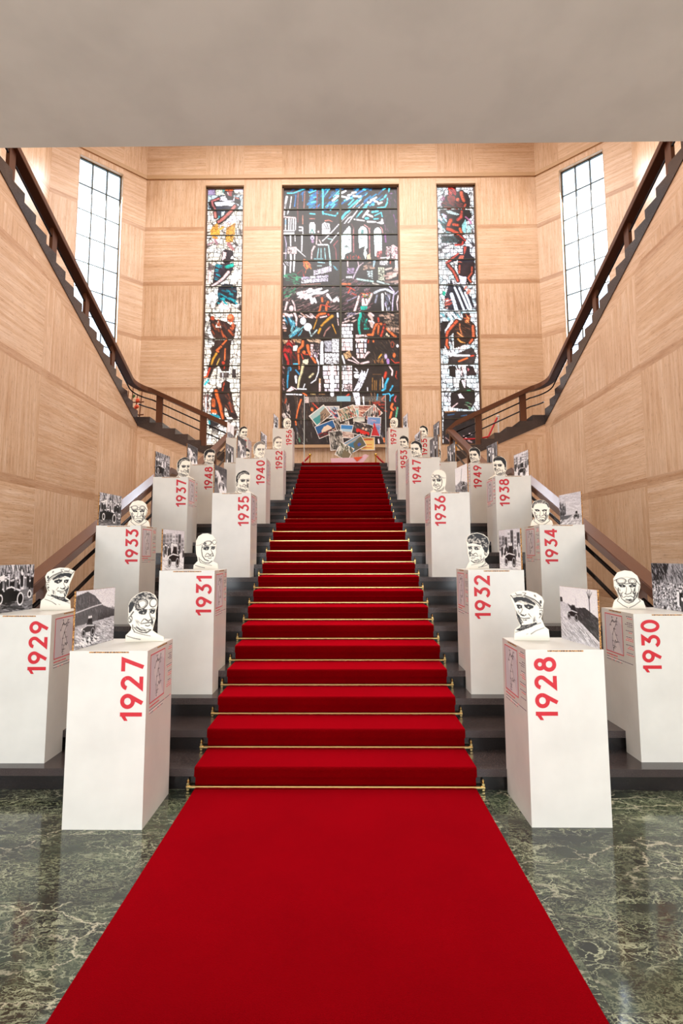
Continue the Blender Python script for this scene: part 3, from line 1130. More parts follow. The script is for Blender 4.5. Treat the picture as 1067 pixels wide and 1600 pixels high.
    c.H([60, 440, 1000, 440, 1000, 870, 60, 870], 190, -0.45, 70, 7, [(176, 120, 120), (120, 84, 84), (206, 160, 156), (90, 64, 64)], 0.15)
    c.H([320, 520, 560, 500, 500, 660, 320, 640], 26, -0.4, 80, 26, [WH, PK])
    for p in (((560, 690), (520, 600), (620, 560)), ((600, 560), (740, 560), (820, 520)), ((640, 520), (720, 490)), ((560, 720), (600, 650)), ((600, 680), (625, 720)),
              ((820, 600), (880, 680)), ((500, 540), (600, 520)), ((930, 690), (980, 640), (1000, 700))):
        c.S(WH, 56, *p, w2=30)
    c.limb(OR, 40, (730, 650), (735, 700))
    c.limb(OR, 40, (830, 710), (800, 780), (800, 850))
    c.limb(OR, 32, (710, 770), (690, 850), (670, 870))
    c.S(RD, 20, (720, 760), (850, 790))
    c.limb(OR, 46, (640, 970), (680, 920), (780, 900))
    c.S(PK, 24, (700, 970), (800, 950))
    c.S(RD, 34, (830, 920), (850, 950))
    c.limb(GD, 50, (900, 950), (820, 1010), (720, 1110), w2=36)
    c.limb(GD, 36, (700, 1160), (670, 1230))
    c.S(GD, 18, (640, 1010), (585, 1160))
    c.limb((200, 140, 130), 22, (860, 1130), (790, 1200), (760, 1280))
    c.S(GD, 24, (900, 1090), (960, 1240), w2=14)
    c.S((200, 220, 220), 22, (510, 1170), (545, 1285), (640, 1180))
    c.E(WH, 410, 1030, 50, 60)
    c.E(WH, 490, 1130, 66, 66)
    c.limb(PK, 40, (150, 720), (110, 860), w2=30)
    c.E(PK, 215, 820, 38, 50)
    c.limb(PK, 30, (235, 690), (270, 770), (280, 860))
    c.limb(PK, 56, (110, 900), (180, 950), (230, 930))
    c.limb(PK, 44, (270, 900), (305, 980), (300, 1100), w2=22)
    c.H([110, 970, 260, 970, 270, 1130, 130, 1130], 20, 1.2, 70, 15, [(60, 150, 180), (30, 90, 120), (120, 200, 220)])
    c.H([160, 1130, 400, 1130, 360, 1290, 200, 1290], 22, -0.9, 80, 16, [(60, 160, 190), (140, 210, 220)])
    c.H([60, 900, 110, 960, 110, 1280, 60, 1280], 12, 0.2, 50, 22, [(210, 150, 120), PK])
    c.H([330, 900, 600, 900, 600, 980, 340, 960], 14, 0.5, 60, 16, [(220, 170, 150), PK])
    c.S(WH, 28, (985, 900), (990, 960))
    c.S(PK, 14, (985, 990), (1000, 1100))
    # second tier right
    d = Sheet(cv, 530, 405, 10.67)
    d.H([40, 330, 560, 330, 560, 860, 40, 860], 120, -0.5, 80, 8, [(150, 90, 100), (110, 70, 80), (180, 130, 150)], 0.12)
    d.P(BG, (30, 20), (980, 20), (980, 360), (560, 350), (30, 320))
    d.S(PK, 20, (140, 40), (142, 120))
    d.S((210, 190, 210), 30, (320, 130), (260, 250), (230, 320), w2=18)
    d.S((210, 180, 190), 16, (310, 40), (325, 120), (400, 60))
    d.P((170, 140, 180), (130, 150), (250, 150), (250, 240), (130, 240))
    d.C(125, 140, 255, 245, 8, 8)
    d.S(WH, 36, (130, 300), (200, 298))
    d.P((200, 220, 225), (460, 200), (560, 190), (560, 330), (460, 300))
    d.C(455, 185, 565, 335, 10, 12)
    d.P((214, 216, 190), (650, 130), (755, 130), (755, 360), (650, 340))
    d.C(648, 125, 760, 365, 16, 11)
    d.S((170, 200, 220), 40, (585, 40), (570, 130), w2=20)
    d.P(WH, (680, 30), (815, 30), (815, 110), (680, 90))
    d.C(675, 25, 820, 115, 12, 9)
    d.S(RD, 20, (850, 70), (855, 40))
    d.S(WH, 44, (950, 30), (955, 200))
    d.H([400, 60, 550, 60, 550, 170, 400, 170], 10, -0.3, 60, 26, [(190, 150, 130), (120, 90, 80)])
    d.H([780, 150, 980, 150, 980, 400, 780, 400], 16, -0.2, 100, 36, [(190, 150, 140), (140, 110, 104), (220, 190, 180)])
    d.S((180, 216, 210), 30, (300, 330), (440, 355))
    d.S((180, 216, 210), 30, (470, 355), (560, 370))
    d.S((200, 226, 220), 34, (640, 370), (830, 425), w2=24)
    d.S((190, 180, 170), 26, (560, 400), (650, 425))
    d.S(OR, 32, (50, 412), (180, 412))
    d.S(RD, 20, (120, 455), (180, 470), (260, 520))
    d.S(RD, 20, (190, 480), (150, 560))
    d.S(RD, 18, (215, 570), (280, 595))
    d.S(LV, 12, (130, 700), (320, 610))
    d.limb(PK, 34, (330, 620), (300, 740), (260, 860), w2=46)
    d.limb(PK, 44, (545, 580), (500, 680), (470, 740))
    d.P(PK, (380, 650), (470, 660), (470, 770), (370, 770))
    d.S(BG, 14, (420, 660), (440, 740))
    d.H([340, 570, 520, 560, 510, 640, 350, 640], 24, 0.2, 26, 12, [OR, GD, (60, 160, 60), RD, WH])
    d.P(TL, (350, 780), (470, 780), (460, 835), (400, 850), (360, 840))
    d.S(TL, 46, (350, 890), (355, 950), (330, 1010), (325, 1100), (330, 1180), (345, 1240), w2=34)
    d.S(TL, 24, (460, 1000), (420, 1100))
    d.S(TL, 24, (420, 1160), (485, 1155))
    d.H([370, 900, 480, 900, 480, 1150, 370, 1150], 8, 1.2, 60, 20, [(16, 90, 80)])
    d.P(BG, (570, 560), (760, 480), (900, 480), (960, 560), (960, 860), (570, 860))
    d.S((220, 224, 240), 40, (590, 560), (680, 515), (770, 500), w2=30)
    d.S((220, 224, 240), 44, (800, 510), (900, 560))
    d.S(LV, 20, (840, 455), (915, 540), (890, 700), (885, 860))
    d.S(LV, 16, (910, 600), (985, 530))
    d.S(WH, 46, (720, 590), (725, 850), w2=34)
    d.S((130, 130, 150), 30, (630, 600), (600, 720))
    d.H([770, 570, 860, 570, 860, 880, 770, 880], 22, 1.4, 60, 12, [WH, LV, (110, 120, 150)])
    d.S(PK, 24, (985, 610), (960, 720), (975, 850), w2=14)
    d.B(30, 1080, 225, 1380, 100, 62, [WH, PK, WH], 12)
    d.B(270, 1260, 480, 1380, 130, 62, [WH, PK], 12)
    d.H([50, 880, 320, 880, 250, 1060, 60, 1060], 22, -0.5, 70, 12, [LV, (210, 180, 170), PK])
    d.H([500, 890, 590, 890, 590, 1230, 510, 1230], 14, 0.9, 60, 34, [(220, 190, 180), PK])
    d.limb(OR, 48, (700, 1080), (620, 1090), (580, 1180), (560, 1260), (480, 1260), w2=34)
    d.limb(RD, 40, (760, 1090), (740, 1180), (700, 1280))
    d.limb(OR, 34, (660, 1110), (650, 1240))
    d.limb(RD, 34, (650, 980), (660, 1040))
    d.limb(OR, 44, (800, 1160), (880, 1240), (940, 1290))
    d.P((230, 210, 180), (790, 1225), (845, 1290), (745, 1290))
    d.H([720, 900, 990, 900, 990, 1280, 860, 1180, 720, 1020], 26, 0.2, 110, 34, [(150, 120, 100), (200, 160, 140), (90, 76, 66)])
    d.C(720, 890, 1000, 1290, 34, 12)
    # third tier left
    e = Sheet(cv, 435, 525, 10.67)
    e.H([40, 50, 400, 50, 380, 110, 60, 160], 20, 0.2, 60, 26, [(220, 180, 150), (200, 150, 110)])
    e.H([490, 50, 720, 50, 700, 100, 500, 110], 14, 0.4, 60, 18, [(220, 180, 150)])
    e.S(PK, 20, (55, 200), (60, 460))
    e.limb((196, 30, 36), 36, (175, 110), (110, 180), (95, 270))
    e.H([90, 100, 260, 100, 250, 300, 100, 280], 20, 1.0, 70, 24, [(150, 22, 30), (90, 20, 24), (190, 40, 40)])
    e.limb((200, 34, 40), 44, (110, 300), (165, 420), (165, 480))
    e.H([200, 280, 310, 280, 310, 460, 200, 460], 14, 1.3, 70, 20, [(84, 20, 24), (130, 30, 30)])
    e.P((236, 236, 226), (240, 165), (320, 155), (330, 250), (245, 245))
    e.limb(OR, 44, (410, 90), (405, 160), (345, 220), (335, 290))
    e.limb(OR, 34, (335, 310), (345, 450), (350, 550), w2=22)
    e.limb(OR, 52, (490, 160), (505, 250), (560, 350), (620, 440), w2=38)
    e.E(OR, 425, 270, 30, 30)
    e.S(RD, 20, (380, 300), (410, 380))
    e.S(RD, 20, (430, 300), (490, 310))
    e.P((236, 220, 190), (410, 400), (500, 385), (490, 470), (400, 470))
    e.limb((226, 206, 160), 46, (410, 490), (390, 600), (350, 720), (330, 860), w2=30)
    e.S((220, 200, 150), 34, (580, 620), (510, 690), w2=16)
    e.E((220, 200, 160), 520, 545, 18, 24)
    e.S((70, 180, 220), 20, (250, 465), (320, 465))
    e.E((50, 150, 200), 185, 550, 34, 40)
    e.S((50, 170, 220), 30, (165, 590), (150, 750), (150, 860), w2=18)
    e.S((50, 140, 190), 26, (290, 570), (350, 640))
    e.S(WH, 46, (290, 680), (295, 780), w2=26)
    e.S(WH, 20, (640, 400), (680, 500), (640, 700), (545, 785), w2=14)
    e.S(WH, 14, (560, 240), (620, 340), (670, 440))
    e.P(PK, (130, 925), (215, 845), (260, 890), (190, 925))
    e.S(PK, 14, (215, 845), (300, 890))
    e.S(WH, 22, (320, 880), (460, 885))
    e.S(WH, 14, (440, 800), (410, 880))
    e.B(540, 140, 680, 360, 60, 44, [PK, (190, 160, 180)], 12)
    e.C(540, 130, 690, 370, 16, 10)
    e.S(WH, 50, (725, 110), (722, 280))
    e.P(WH, (690, 300), (750, 290), (755, 470), (700, 470))
    e.P((190, 186, 196), (765, 80), (880, 75), (885, 265), (770, 265))
    e.H([765, 80, 880, 80, 880, 260, 770, 260], 10, 0.5, 50, 8, [(90, 86, 96)])
    e.P(WH, (890, 40), (1005, 40), (1005, 270), (895, 270))
    e.C(885, 36, 1010, 280, 14, 10)
    e.P(WH, (770, 290), (1005, 290), (1005, 465), (770, 465))
    e.C(765, 285, 1010, 470, 22, 11)
    e.B(740, 500, 1005, 920, 110, 80, [WH, PK, WH, (230, 214, 226)], 14)
    e.S(WH, 60, (895, 490), (895, 980))
    e.P(BG, (440, 500), (700, 480), (760, 720), (770, 920), (480, 920))
    e.limb((226, 206, 160), 34, (580, 630), (520, 690))
    e.S(WH, 18, (672, 490), (665, 600), (620, 730), (545, 785))
    e.S((220, 170, 130), 28, (690, 720), (688, 915))
    e.S(PK, 28, (690, 800), (688, 915))
    e.H([50, 500, 100, 500, 100, 920, 50, 920], 12, 1.2, 40, 20, [(130, 90, 90), (180, 140, 140)])
    e.S(WH, 20, (125, 972), (230, 972))
    e.S(WH, 22, (250, 972), (385, 978))
    e.S((230, 190, 120), 16, (540, 970), (610, 972))
    e.S((150, 110, 70), 14, (680, 970), (770, 970))
    e.H([60, 1000, 660, 1000, 620, 1380, 60, 1380], 46, 1.45, 130, 10, [(90, 70, 60), (60, 50, 46), (130, 100, 84)], 0.1)
    e.limb(OR, 30, (380, 1060), (345, 1160), (320, 1260), (300, 1370), w2=20)
    e.limb(OR, 26, (410, 950), (470, 990))
    e.S(RD, 20, (570, 1120), (660, 1210))
    e.E(OR, 560, 1220, 24, 34)
    e.P((220, 190, 180), (440, 1010), (500, 1010), (505, 1115), (440, 1115))
    e.S((180, 70, 40), 20, (130, 1050), (110, 1120))
    e.H([60, 1150, 190, 1150, 190, 1380, 60, 1380], 16, 1.3, 60, 14, [(220, 200, 190), (170, 140, 130)])
    # third tier right
    g = Sheet(cv, 530, 525, 10.67)
    g.B(30, 40, 215, 270, 100, 76, [WH, PK], 10)
    g.B(280, 40, 450, 400, 80, 84, [WH, (220, 214, 230), PK], 16)
    g.P(BG, (215, 90), (270, 90), (300, 420), (215, 420))
    g.P((226, 180, 130), (70, 300), (165, 240), (210, 340), (110, 390))
    g.H([80, 300, 170, 250, 200, 340, 110, 380], 8, 0.8, 50, 10, [(120, 80, 50)])
    g.limb(PK, 26, (150, 395), (230, 420), (330, 470), w2=14)
    g.limb(PK, 22, (220, 350), (330, 450))
    g.limb(PK, 40, (500, 260), (460, 300), (420, 360), w2=28)
    g.limb(PK, 34, (490, 430), (370, 460))
    g.S(WH, 26, (50, 330), (90, 460))
    g.P(BG, (460, 40), (1000, 40), (1000, 460), (500, 460), (520, 270), (450, 240))
    g.H([470, 60, 1000, 60, 1000, 450, 520, 450], 50, 0.9, 70, 10, [(80, 62, 52), (58, 48, 44), (104, 80, 62)])
    g.S(RD, 20, (490, 70), (480, 110))
    g.E(OR, 570, 90, 14, 20)
    g.E((170, 70, 50), 885, 140, 24, 46, 0, 12)
    g.E(WH, 970, 165, 20, 26)
    g.S(GD, 26, (700, 310), (650, 375), w2=14)
    g.E((200, 180, 210), 775, 340, 24, 44)
    g.S((190, 140, 210), 46, (810, 400), (815, 450))
    g.E(OR, 915, 320, 24, 42)
    g.S(RD, 18, (870, 390), (930, 450), (1005, 440))
    g.H([570, 410, 730, 400, 730, 460, 570, 460], 8, 1.5, 40, 14, [(170, 110, 60)])
    g.B(30, 500, 215, 920, 90, 76, [WH, PK, WH], 12)
    g.C(30, 780, 215, 920, 16, 9)
    g.C(30, 490, 215, 570, 10, 9)
    g.P(BG, (215, 490), (560, 490), (560, 915), (215, 915))
    g.E(WH, 290, 665, 44, 40)
    g.S(WH, 20, (250, 605), (320, 605))
    g.S(WH, 20, (270, 545), (300, 575))
    g.P((240, 236, 246), (380, 560), (400, 630), (420, 570), (440, 640), (480, 540), (490, 545), (430, 720), (380, 820), (330, 915), (240, 915), (320, 740), (340, 640))
    g.C(235, 720, 440, 915, 9, 9)
    for x in (555, 590, 620, 685):
        g.S((176, 120, 56), 14, (x, 700 + (x % 3) * 20), (x - 6, 900))
    g.S((140, 90, 50), 10, (560, 640), (700, 640))
    g.S(WH, 18, (725, 690), (728, 870))
    g.S(WH, 14, (470, 860), (472, 915))
    g.limb(PK, 26, (840, 510), (890, 580), (880, 650))
    g.limb(RD, 40, (780, 610), (760, 690))
    g.S(RD, 16, (955, 590), (940, 680), (960, 710))
    g.limb((60, 190, 235), 34, (815, 710), (775, 800), (765, 880), (720, 910))
    g.S((60, 180, 225), 26, (890, 830), (845, 910))
    g.P((240, 236, 246), (225, 940), (330, 940), (350, 1060), (345, 1150), (280, 1150), (250, 1040))
    g.S(WH, 30, (400, 1020), (410, 1150), w2=14)
    g.S((60, 180, 225), 22, (730, 975), (830, 960), (845, 985))
    g.S((60, 180, 225), 18, (640, 970), (628, 1070))
    g.S((60, 180, 225), 22, (900, 980), (850, 1010), (845, 1080))
    g.S((200, 80, 90), 22, (945, 1000), (920, 1060), (935, 1090))
    g.S(RD, 24, (160, 970), (100, 1020))
    g.H([500, 960, 600, 960, 600, 1150, 500, 1150], 8, 1.5, 90, 10, [(150, 110, 80)])
    g.S((190, 80, 50), 26, (760, 1000), (710, 1060))
    g.H([560, 1100, 770, 1080, 770, 1250, 600, 1200], 22, 0.3, 50, 18, [(170, 50, 36), (110, 36, 30), RD])
    g.limb(OR, 36, (890, 1130), (865, 1190), (900, 1230))
    g.limb(OR, 34, (875, 1270), (850, 1370))
    g.S((90, 170, 130), 34, (970, 1200), (945, 1350), w2=24)
    g.S(RD, 20, (930, 1190), (945, 1220))
    # bottom strip
    h = Sheet(cv, 430, 485, 5.335)
    h.H([50, 930, 1030, 930, 1030, 1120, 50, 1120], 90, 1.3, 46, 6, [(80, 66, 60), (110, 90, 76), (56, 60, 72), (140, 130, 124)])
    for x, y, c in ((170, 940, OR), (860, 1090, PK), (905, 1080, OR), (960, 960, (200, 120, 60)), (1010, 940, (190, 160, 90)), (200, 1080, (70, 110, 80)), (120, 1000, (90, 150, 120))):
        h.S(c, 12, (x, y - 14), (x + 4, y + 14))


def paint_left(cv):
    cream = [(255, 246, 232), (255, 250, 244), (246, 232, 214), (255, 240, 226)]
    cv.bricks(300, 285, 395, 705, 9, 7.5, cream, 0.8)
    cv.cracks([(300, 285), (395, 285), (395, 705), (300, 705)], 210, 1.15, (52, 38, 34), 0.95)
    a = Sheet(cv, 305, 285, 11.847)
    a.P((200, 220, 230), (190, 240), (880, 240), (880, 520), (190, 520))
    a.C(190, 80, 890, 520, 40, 12, (40, 46, 60))
    a.P((170, 150, 190), (200, 130), (360, 130), (370, 235), (205, 235))
    a.P((214, 220, 200), (385, 85), (495, 85), (510, 230), (390, 240))
    a.P((120, 200, 190), (505, 85), (600, 85), (540, 220), (515, 200))
    a.P((214, 206, 230), (720, 80), (890, 80), (890, 170), (740, 170))
    a.P(BG, (520, 180), (560, 150), (720, 150), (735, 200), (700, 270), (640, 280), (560, 240))
    a.P((240, 120, 70), (545, 150), (600, 85), (670, 80), (700, 150))
    a.P((150, 50, 50), (585, 155), (690, 155), (670, 260), (640, 280), (600, 230))
    a.S(PK, 16, (600, 190), (620, 230))
    a.P(BG, (230, 370), (440, 250), (560, 240), (700, 260), (830, 280), (840, 420), (770, 520), (300, 520))
    a.P((236, 232, 246), (450, 270), (560, 250), (600, 330), (700, 330), (730, 250), (720, 350), (560, 350), (450, 330))
    a.limb((200, 110, 110), 36, (440, 300), (310, 350), (330, 430), (370, 490))
    a.S((214, 120, 110), 24, (740, 280), (800, 300))
    a.P((240, 244, 255), (355, 370), (560, 355), (700, 370), (810, 410), (790, 440), (560, 430), (390, 440))
    a.P((60, 66, 84), (390, 450), (740, 440), (640, 640), (450, 700), (380, 560))
    a.P((220, 236, 240), (480, 550), (550, 530), (520, 640), (480, 660))
    a.P((60, 190, 200), (430, 620), (455, 620), (440, 680), (425, 670))
    a.limb((216, 120, 110), 56, (740, 440), (640, 560), (540, 660), (440, 730), w2=60)
    a.limb((206, 120, 110), 50, (370, 560), (380, 640))
    a.P(WH, (510, 800), (560, 720), (730, 600), (760, 650), (740, 740), (600, 830))
    a.S((110, 90, 120), 8, (570, 750), (630, 720), (640, 740), (730, 660))
    a.P((244, 176, 70), (280, 880), (330, 820), (390, 760), (420, 760), (430, 870), (520, 800), (540, 830), (450, 900), (460, 980), (280, 980))
    a.P((240, 168, 66), (580, 840), (740, 740), (730, 980), (570, 980))
    a.P((246, 180, 70), (570, 990), (710, 990), (700, 1090), (640, 1120), (570, 1090))
    a.C(560, 740, 745, 1120, 16, 12, (150, 90, 40))
    a.C(280, 780, 460, 985, 10, 10, (150, 90, 40))
    a.S((220, 140, 60), 40, (330, 1010), (400, 1030))
    a.S((190, 140, 150), 40, (360, 1060), (400, 1130), w2=50)
    a.S((190, 140, 150), 26, (240, 1150), (330, 1110))
    a.S((200, 130, 130), 76, (620, 1140), (700, 1240), w2=50)
    a.P((56, 44, 50), (500, 1280), (560, 1230), (700, 1270), (720, 1450), (560, 1520), (480, 1450))
    a.P(PK, (510, 1280), (580, 1300), (560, 1400), (500, 1450))
    a.P(WH, (690, 1350), (720, 1420), (650, 1410))
    b = Sheet(cv, 305, 410, 11.847)
    b.P((58, 44, 56), (370, 40), (720, 0), (700, 150), (560, 260), (400, 420), (330, 380), (340, 180))
    b.P(TL, (545, 70), (700, 10), (720, 70), (620, 110), (550, 105))
    b.H([390, 40, 500, 40, 460, 330, 380, 330], 10, 0.3, 60, 22, [(30, 160, 180), (20, 110, 130)])
    b.limb(PK, 60, (620, 180), (520, 300), (400, 390), (320, 430), w2=40)
    b.S(PK, 60, (290, 60), (270, 220), (260, 380), w2=30)
    b.S((110, 70, 70), 10, (235, 100), (235, 380))
    b.P((40, 44, 56), (430, 450), (560, 390), (760, 430), (780, 560), (750, 790), (560, 720), (400, 800), (400, 620))
    b.H([430, 440, 760, 440, 740, 780, 420, 780], 26, 0.4, 70, 26, [(20, 160, 180), (14, 110, 130), (30, 190, 200)])
    b.P(WH, (640, 300), (740, 120), (850, 240), (740, 390))
    b.P((255, 252, 250), (220, 600), (410, 500), (420, 700), (330, 800), (220, 740))
    b.P(WH, (430, 800), (500, 710), (540, 760), (650, 840), (620, 890), (440, 850))
    b.S((180, 110, 100), 9, (430, 810), (495, 720), (530, 790), (650, 850), (600, 890))
    b.P((60, 38, 34), (260, 990), (330, 1000), (380, 1060), (470, 1070), (580, 1100), (640, 1150), (760, 1140), (740, 1300), (720, 1420), (380, 1420), (290, 1300))
    b.E((200, 90, 50), 655, 1030, 66, 76)
    b.E((236, 150, 100), 640, 1010, 40, 40)
    b.E((190, 70, 40), 320, 1030, 36, 40)
    b.P(cream[0], (370, 1200), (440, 1050), (480, 1210))
    b.P((170, 70, 40), (395, 1180), (435, 1090), (450, 1190))
    b.H([280, 1080, 740, 1120, 700, 1400, 320, 1380], 22, 1.0, 90, 26, [(150, 66, 40), (190, 84, 48), (96, 50, 40)])
    b.S((216, 100, 60), 36, (690, 1160), (700, 1220))
    b.P((60, 40, 36), (370, 1430), (680, 1430), (640, 1600), (330, 1600))
    b.limb(OR, 34, (580, 1440), (500, 1530), (400, 1590))
    c = Sheet(cv, 305, 540, 11.847)
    c.P((56, 38, 34), (320, 0), (660, 0), (640, 360), (620, 480), (490, 480), (440, 380), (340, 440), (280, 600), (200, 600), (240, 380), (290, 200))
    c.limb(OR, 44, (480, 20), (400, 90), (430, 110))
    c.S(GD, 44, (390, 150), (330, 250), (300, 350), w2=30)
    c.S((240, 190, 90), 20, (450, 240), (400, 350))
    c.S(OR, 26, (555, 60), (545, 270))
    c.E(RD, 520, 320, 30, 30)
    c.S(RD, 20, (540, 390), (530, 430))
    c.S(RD, 34, (270, 420), (235, 520), (220, 560))
    c.S((230, 110, 60), 36, (215, 570), (120, 600), w2=20)
    c.P((66, 56, 56), (680, 440), (750, 440), (760, 600), (680, 600))
    c.P((100, 84, 80), (450, 500), (620, 500), (620, 600), (450, 600))
    c.S(WH, 16, (510, 510), (508, 590))
    c.S((60, 200, 210), 36, (240, 640), (180, 720))
    c.S((60, 200, 210), 26, (110, 800), (100, 830))
    c.P((52, 36, 34), (330, 840), (480, 780), (490, 680), (560, 635), (640, 680), (640, 800), (680, 920), (720, 1150), (800, 1350), (740, 1370), (620, 1300), (560, 1110), (530, 1260), (600, 1370), (480, 1370), (380, 1240), (280, 1250), (290, 1000))
    c.S((200, 66, 36), 20, (545, 670), (520, 760), (505, 830), w2=26)
    c.limb((226, 100, 46), 66, (390, 840), (410, 940), (460, 1080), (490, 1230), (520, 1360), w2=50)
    c.S((196, 90, 46), 70, (335, 1010), (340, 1110))
    c.P((230, 104, 48), (285, 1190), (380, 1180), (410, 1260), (290, 1240))
    c.S((170, 66, 38), 34, (630, 1060), (680, 1220))
    c.H([500, 900, 680, 900, 740, 1300, 600, 1200], 12, 1.1, 90, 22, [(90, 50, 40), (120, 60, 44)])
    c.P((40, 160, 180), (270, 1270), (390, 1270), (460, 1310), (440, 1350), (280, 1310))
    c.P((50, 44, 46), (250, 1380), (500, 1380), (420, 1480), (330, 1500), (250, 1560))
    c.P((60, 180, 190), (245, 1350), (280, 1350), (270, 1460), (245, 1450))
    c.H([90, 900, 260, 900, 270, 1230, 90, 1200], 40, 1.4, 110, 10, [BG, (90, 60, 60), (150, 60, 40)])
    c.S(WH, 22, (200, 960), (200, 1210))


def paint_right(cv):
    pale = [(236, 242, 248), (250, 246, 255), (216, 230, 236), (255, 252, 252)]
    cv.bricks(670, 285, 765, 705, 9, 7.5, pale, 0.8)
    cv.cracks([(670, 285), (765, 285), (765, 705), (670, 705)], 210, 1.15, (36, 32, 40), 0.95)
    a = Sheet(cv, 675, 285, 11.847)
    a.P((44, 28, 30), (290, 60), (440, 60), (450, 160), (560, 160), (660, 200), (710, 330), (700, 490), (200, 490), (170, 400), (230, 270), (290, 240))
    a.H([160, 260, 240, 260, 220, 460, 160, 460], 10, 1.2, 40, 14, [(150, 60, 120), (120, 50, 90)])
    a.H([300, 90, 430, 90, 430, 230, 310, 230], 16, 0.8, 60, 18, [(200, 40, 46), (220, 70, 60), (120, 26, 32)])
    a.P((130, 44, 40), (290, 250), (420, 250), (430, 340), (340, 380), (280, 320))
    a.limb((222, 90, 60), 60, (545, 190), (550, 250), (590, 340))
    a.E((220, 96, 70), 475, 320, 34, 34)
    a.limb((210, 80, 60), 40, (620, 410), (580, 490))
    a.H([220, 360, 560, 360, 560, 490, 220, 490], 18, 0.3, 90, 20, [(120, 36, 36), (160, 60, 50)])
    a.P(BG, (150, 500), (700, 500), (740, 640), (640, 720), (560, 800), (500, 960), (260, 900), (150, 760))
    a.P((190, 214, 216), (260, 530), (330, 520), (510, 590), (460, 610), (290, 570))
    a.H([80, 600, 300, 600, 300, 740, 100, 740], 14, 0.6, 90, 24, [(160, 210, 230), WH, LV])
    a.H([140, 720, 300, 720, 300, 940, 180, 940], 12, 0.9, 80, 26, [(50, 90, 96), (90, 150, 160)])
    a.limb((214, 76, 60), 46, (550, 540), (540, 640), (480, 690), w2=60)
    a.limb((230, 84, 48), 70, (350, 700), (300, 810), w2=56)
    a.limb((220, 80, 50), 52, (400, 780), (480, 790))
    a.limb((214, 76, 46), 60, (290, 860), (360, 880), (490, 950), w2=60)
    a.limb((230, 100, 60), 50, (520, 860), (550, 940))
    a.S((180, 110, 150), 30, (620, 640), (690, 700), (720, 760))
    a.P((150, 210, 215), (550, 800), (620, 680), (640, 800), (620, 960), (560, 900))
    a.P((190, 226, 226), (650, 800), (720, 800), (720, 960), (655, 960))
    a.P((60, 80, 84), (170, 990), (480, 980), (500, 1120), (170, 1120))
    a.C(165, 980, 500, 1125, 12, 10)
    a.P((50, 26, 28), (380, 970), (560, 980), (640, 1080), (560, 1170), (420, 1170), (500, 1080))
    a.S((210, 60, 50), 34, (520, 990), (620, 1080), w2=20)
    a.S((220, 60, 50), 30, (430, 1160), (560, 1150), (570, 1100))
    a.P((44, 38, 48), (570, 1170), (700, 1180), (700, 1320), (780, 1400), (780, 1600), (460, 1600), (480, 1440), (320, 1500), (240, 1500), (360, 1370), (480, 1310), (570, 1330))
    a.P((190, 76, 66), (580, 1190), (640, 1190), (620, 1280), (590, 1340))
    a.P((226, 110, 90), (480, 1420), (520, 1350), (590, 1350), (580, 1420))
    a.P((224, 116, 96), (480, 1460), (550, 1470), (540, 1600), (480, 1600))
    a.S((200, 80, 70), 30, (480, 1320), (360, 1420), (270, 1490), (330, 1560), w2=50)
    b = Sheet(cv, 675, 410, 11.847)
    b.P((48, 32, 38), (470, 0), (790, 0), (800, 180), (740, 280), (700, 440), (560, 260), (480, 230))
    b.limb((206, 86, 70), 50, (300, 50), (400, 170), (440, 240), (480, 340), w2=44)
    b.S((210, 90, 70), 36, (510, 60), (500, 190))
    b.limb((210, 90, 66), 34, (740, 90), (740, 190), (670, 290), (720, 360))
    b.P((226, 220, 240), (500, 240), (560, 260), (640, 270), (620, 420), (540, 410))
    b.P((44, 44, 56), (300, 440), (360, 320), (400, 430), (560, 430), (720, 640), (790, 830), (640, 870), (600, 890), (350, 890), (220, 860), (240, 640))
    for p in (((360, 590), (410, 740), (450, 880)), ((420, 470), (500, 650), (590, 880)), ((500, 470), (580, 640), (670, 850)), ((610, 560), (670, 700), (720, 840))):
        b.S((236, 244, 255), 66 if p[0][0] == 360 else 40, *p)
    b.H([240, 670, 360, 670, 340, 860, 250, 860], 12, -0.4, 70, 24, [(220, 120, 100), PK, (190, 80, 70)])
    b.H([560, 460, 700, 450, 720, 560, 600, 560], 10, -1.0, 60, 20, [(220, 140, 120), (190, 100, 90)])
    b.P((30, 180, 150), (185, 530), (255, 540), (235, 620), (190, 600))
    b.P(BG, (150, 1110), (330, 1080), (240, 1280), (230, 1600), (150, 1600))
    b.H([150, 940, 560, 930, 560, 1060, 300, 1060], 26, 0.9, 60, 20, [(110, 170, 180), (60, 90, 100), WH])
    b.P((50, 34, 30), (570, 940), (700, 940), (720, 1080), (790, 1150), (800, 1400), (680, 1500), (400, 1600), (400, 1300), (300, 1400), (230, 1400), (300, 1200), (420, 1070), (560, 1060))
    b.limb((226, 92, 56), 56, (460, 1090), (370, 1190), (290, 1290), (270, 1380), w2=46)
    b.limb((222, 96, 60), 44, (280, 1430), (270, 1520), (300, 1580))
    b.H([600, 980, 710, 980, 690, 1140, 610, 1130], 12, 0.7, 60, 22, [(220, 100, 60), (180, 70, 46), (240, 150, 90)])
    b.limb((230, 110, 70), 50, (760, 1180), (770, 1380), w2=56)
    b.limb((226, 100, 60), 44, (750, 1430), (700, 1490))
    b.S((230, 130, 80), 26, (510, 1140), (515, 1230), (550, 1320))
    b.S((236, 150, 90), 26, (470, 1300), (570, 1380))
    b.S((246, 160, 80), 34, (480, 1420), (530, 1470), (610, 1490), w2=16)
    b.H([420, 1080, 720, 1080, 700, 1400, 420, 1400], 22, 0.4, 90, 12, [(96, 54, 40), (120, 70, 48)])
    b.S(WH, 30, (250, 1260), (370, 1090), w2=44)
    c = Sheet(cv, 675, 540, 10.32)
    c.P((60, 50, 50), (260, 200), (640, 20), (720, 150), (680, 300), (260, 300))
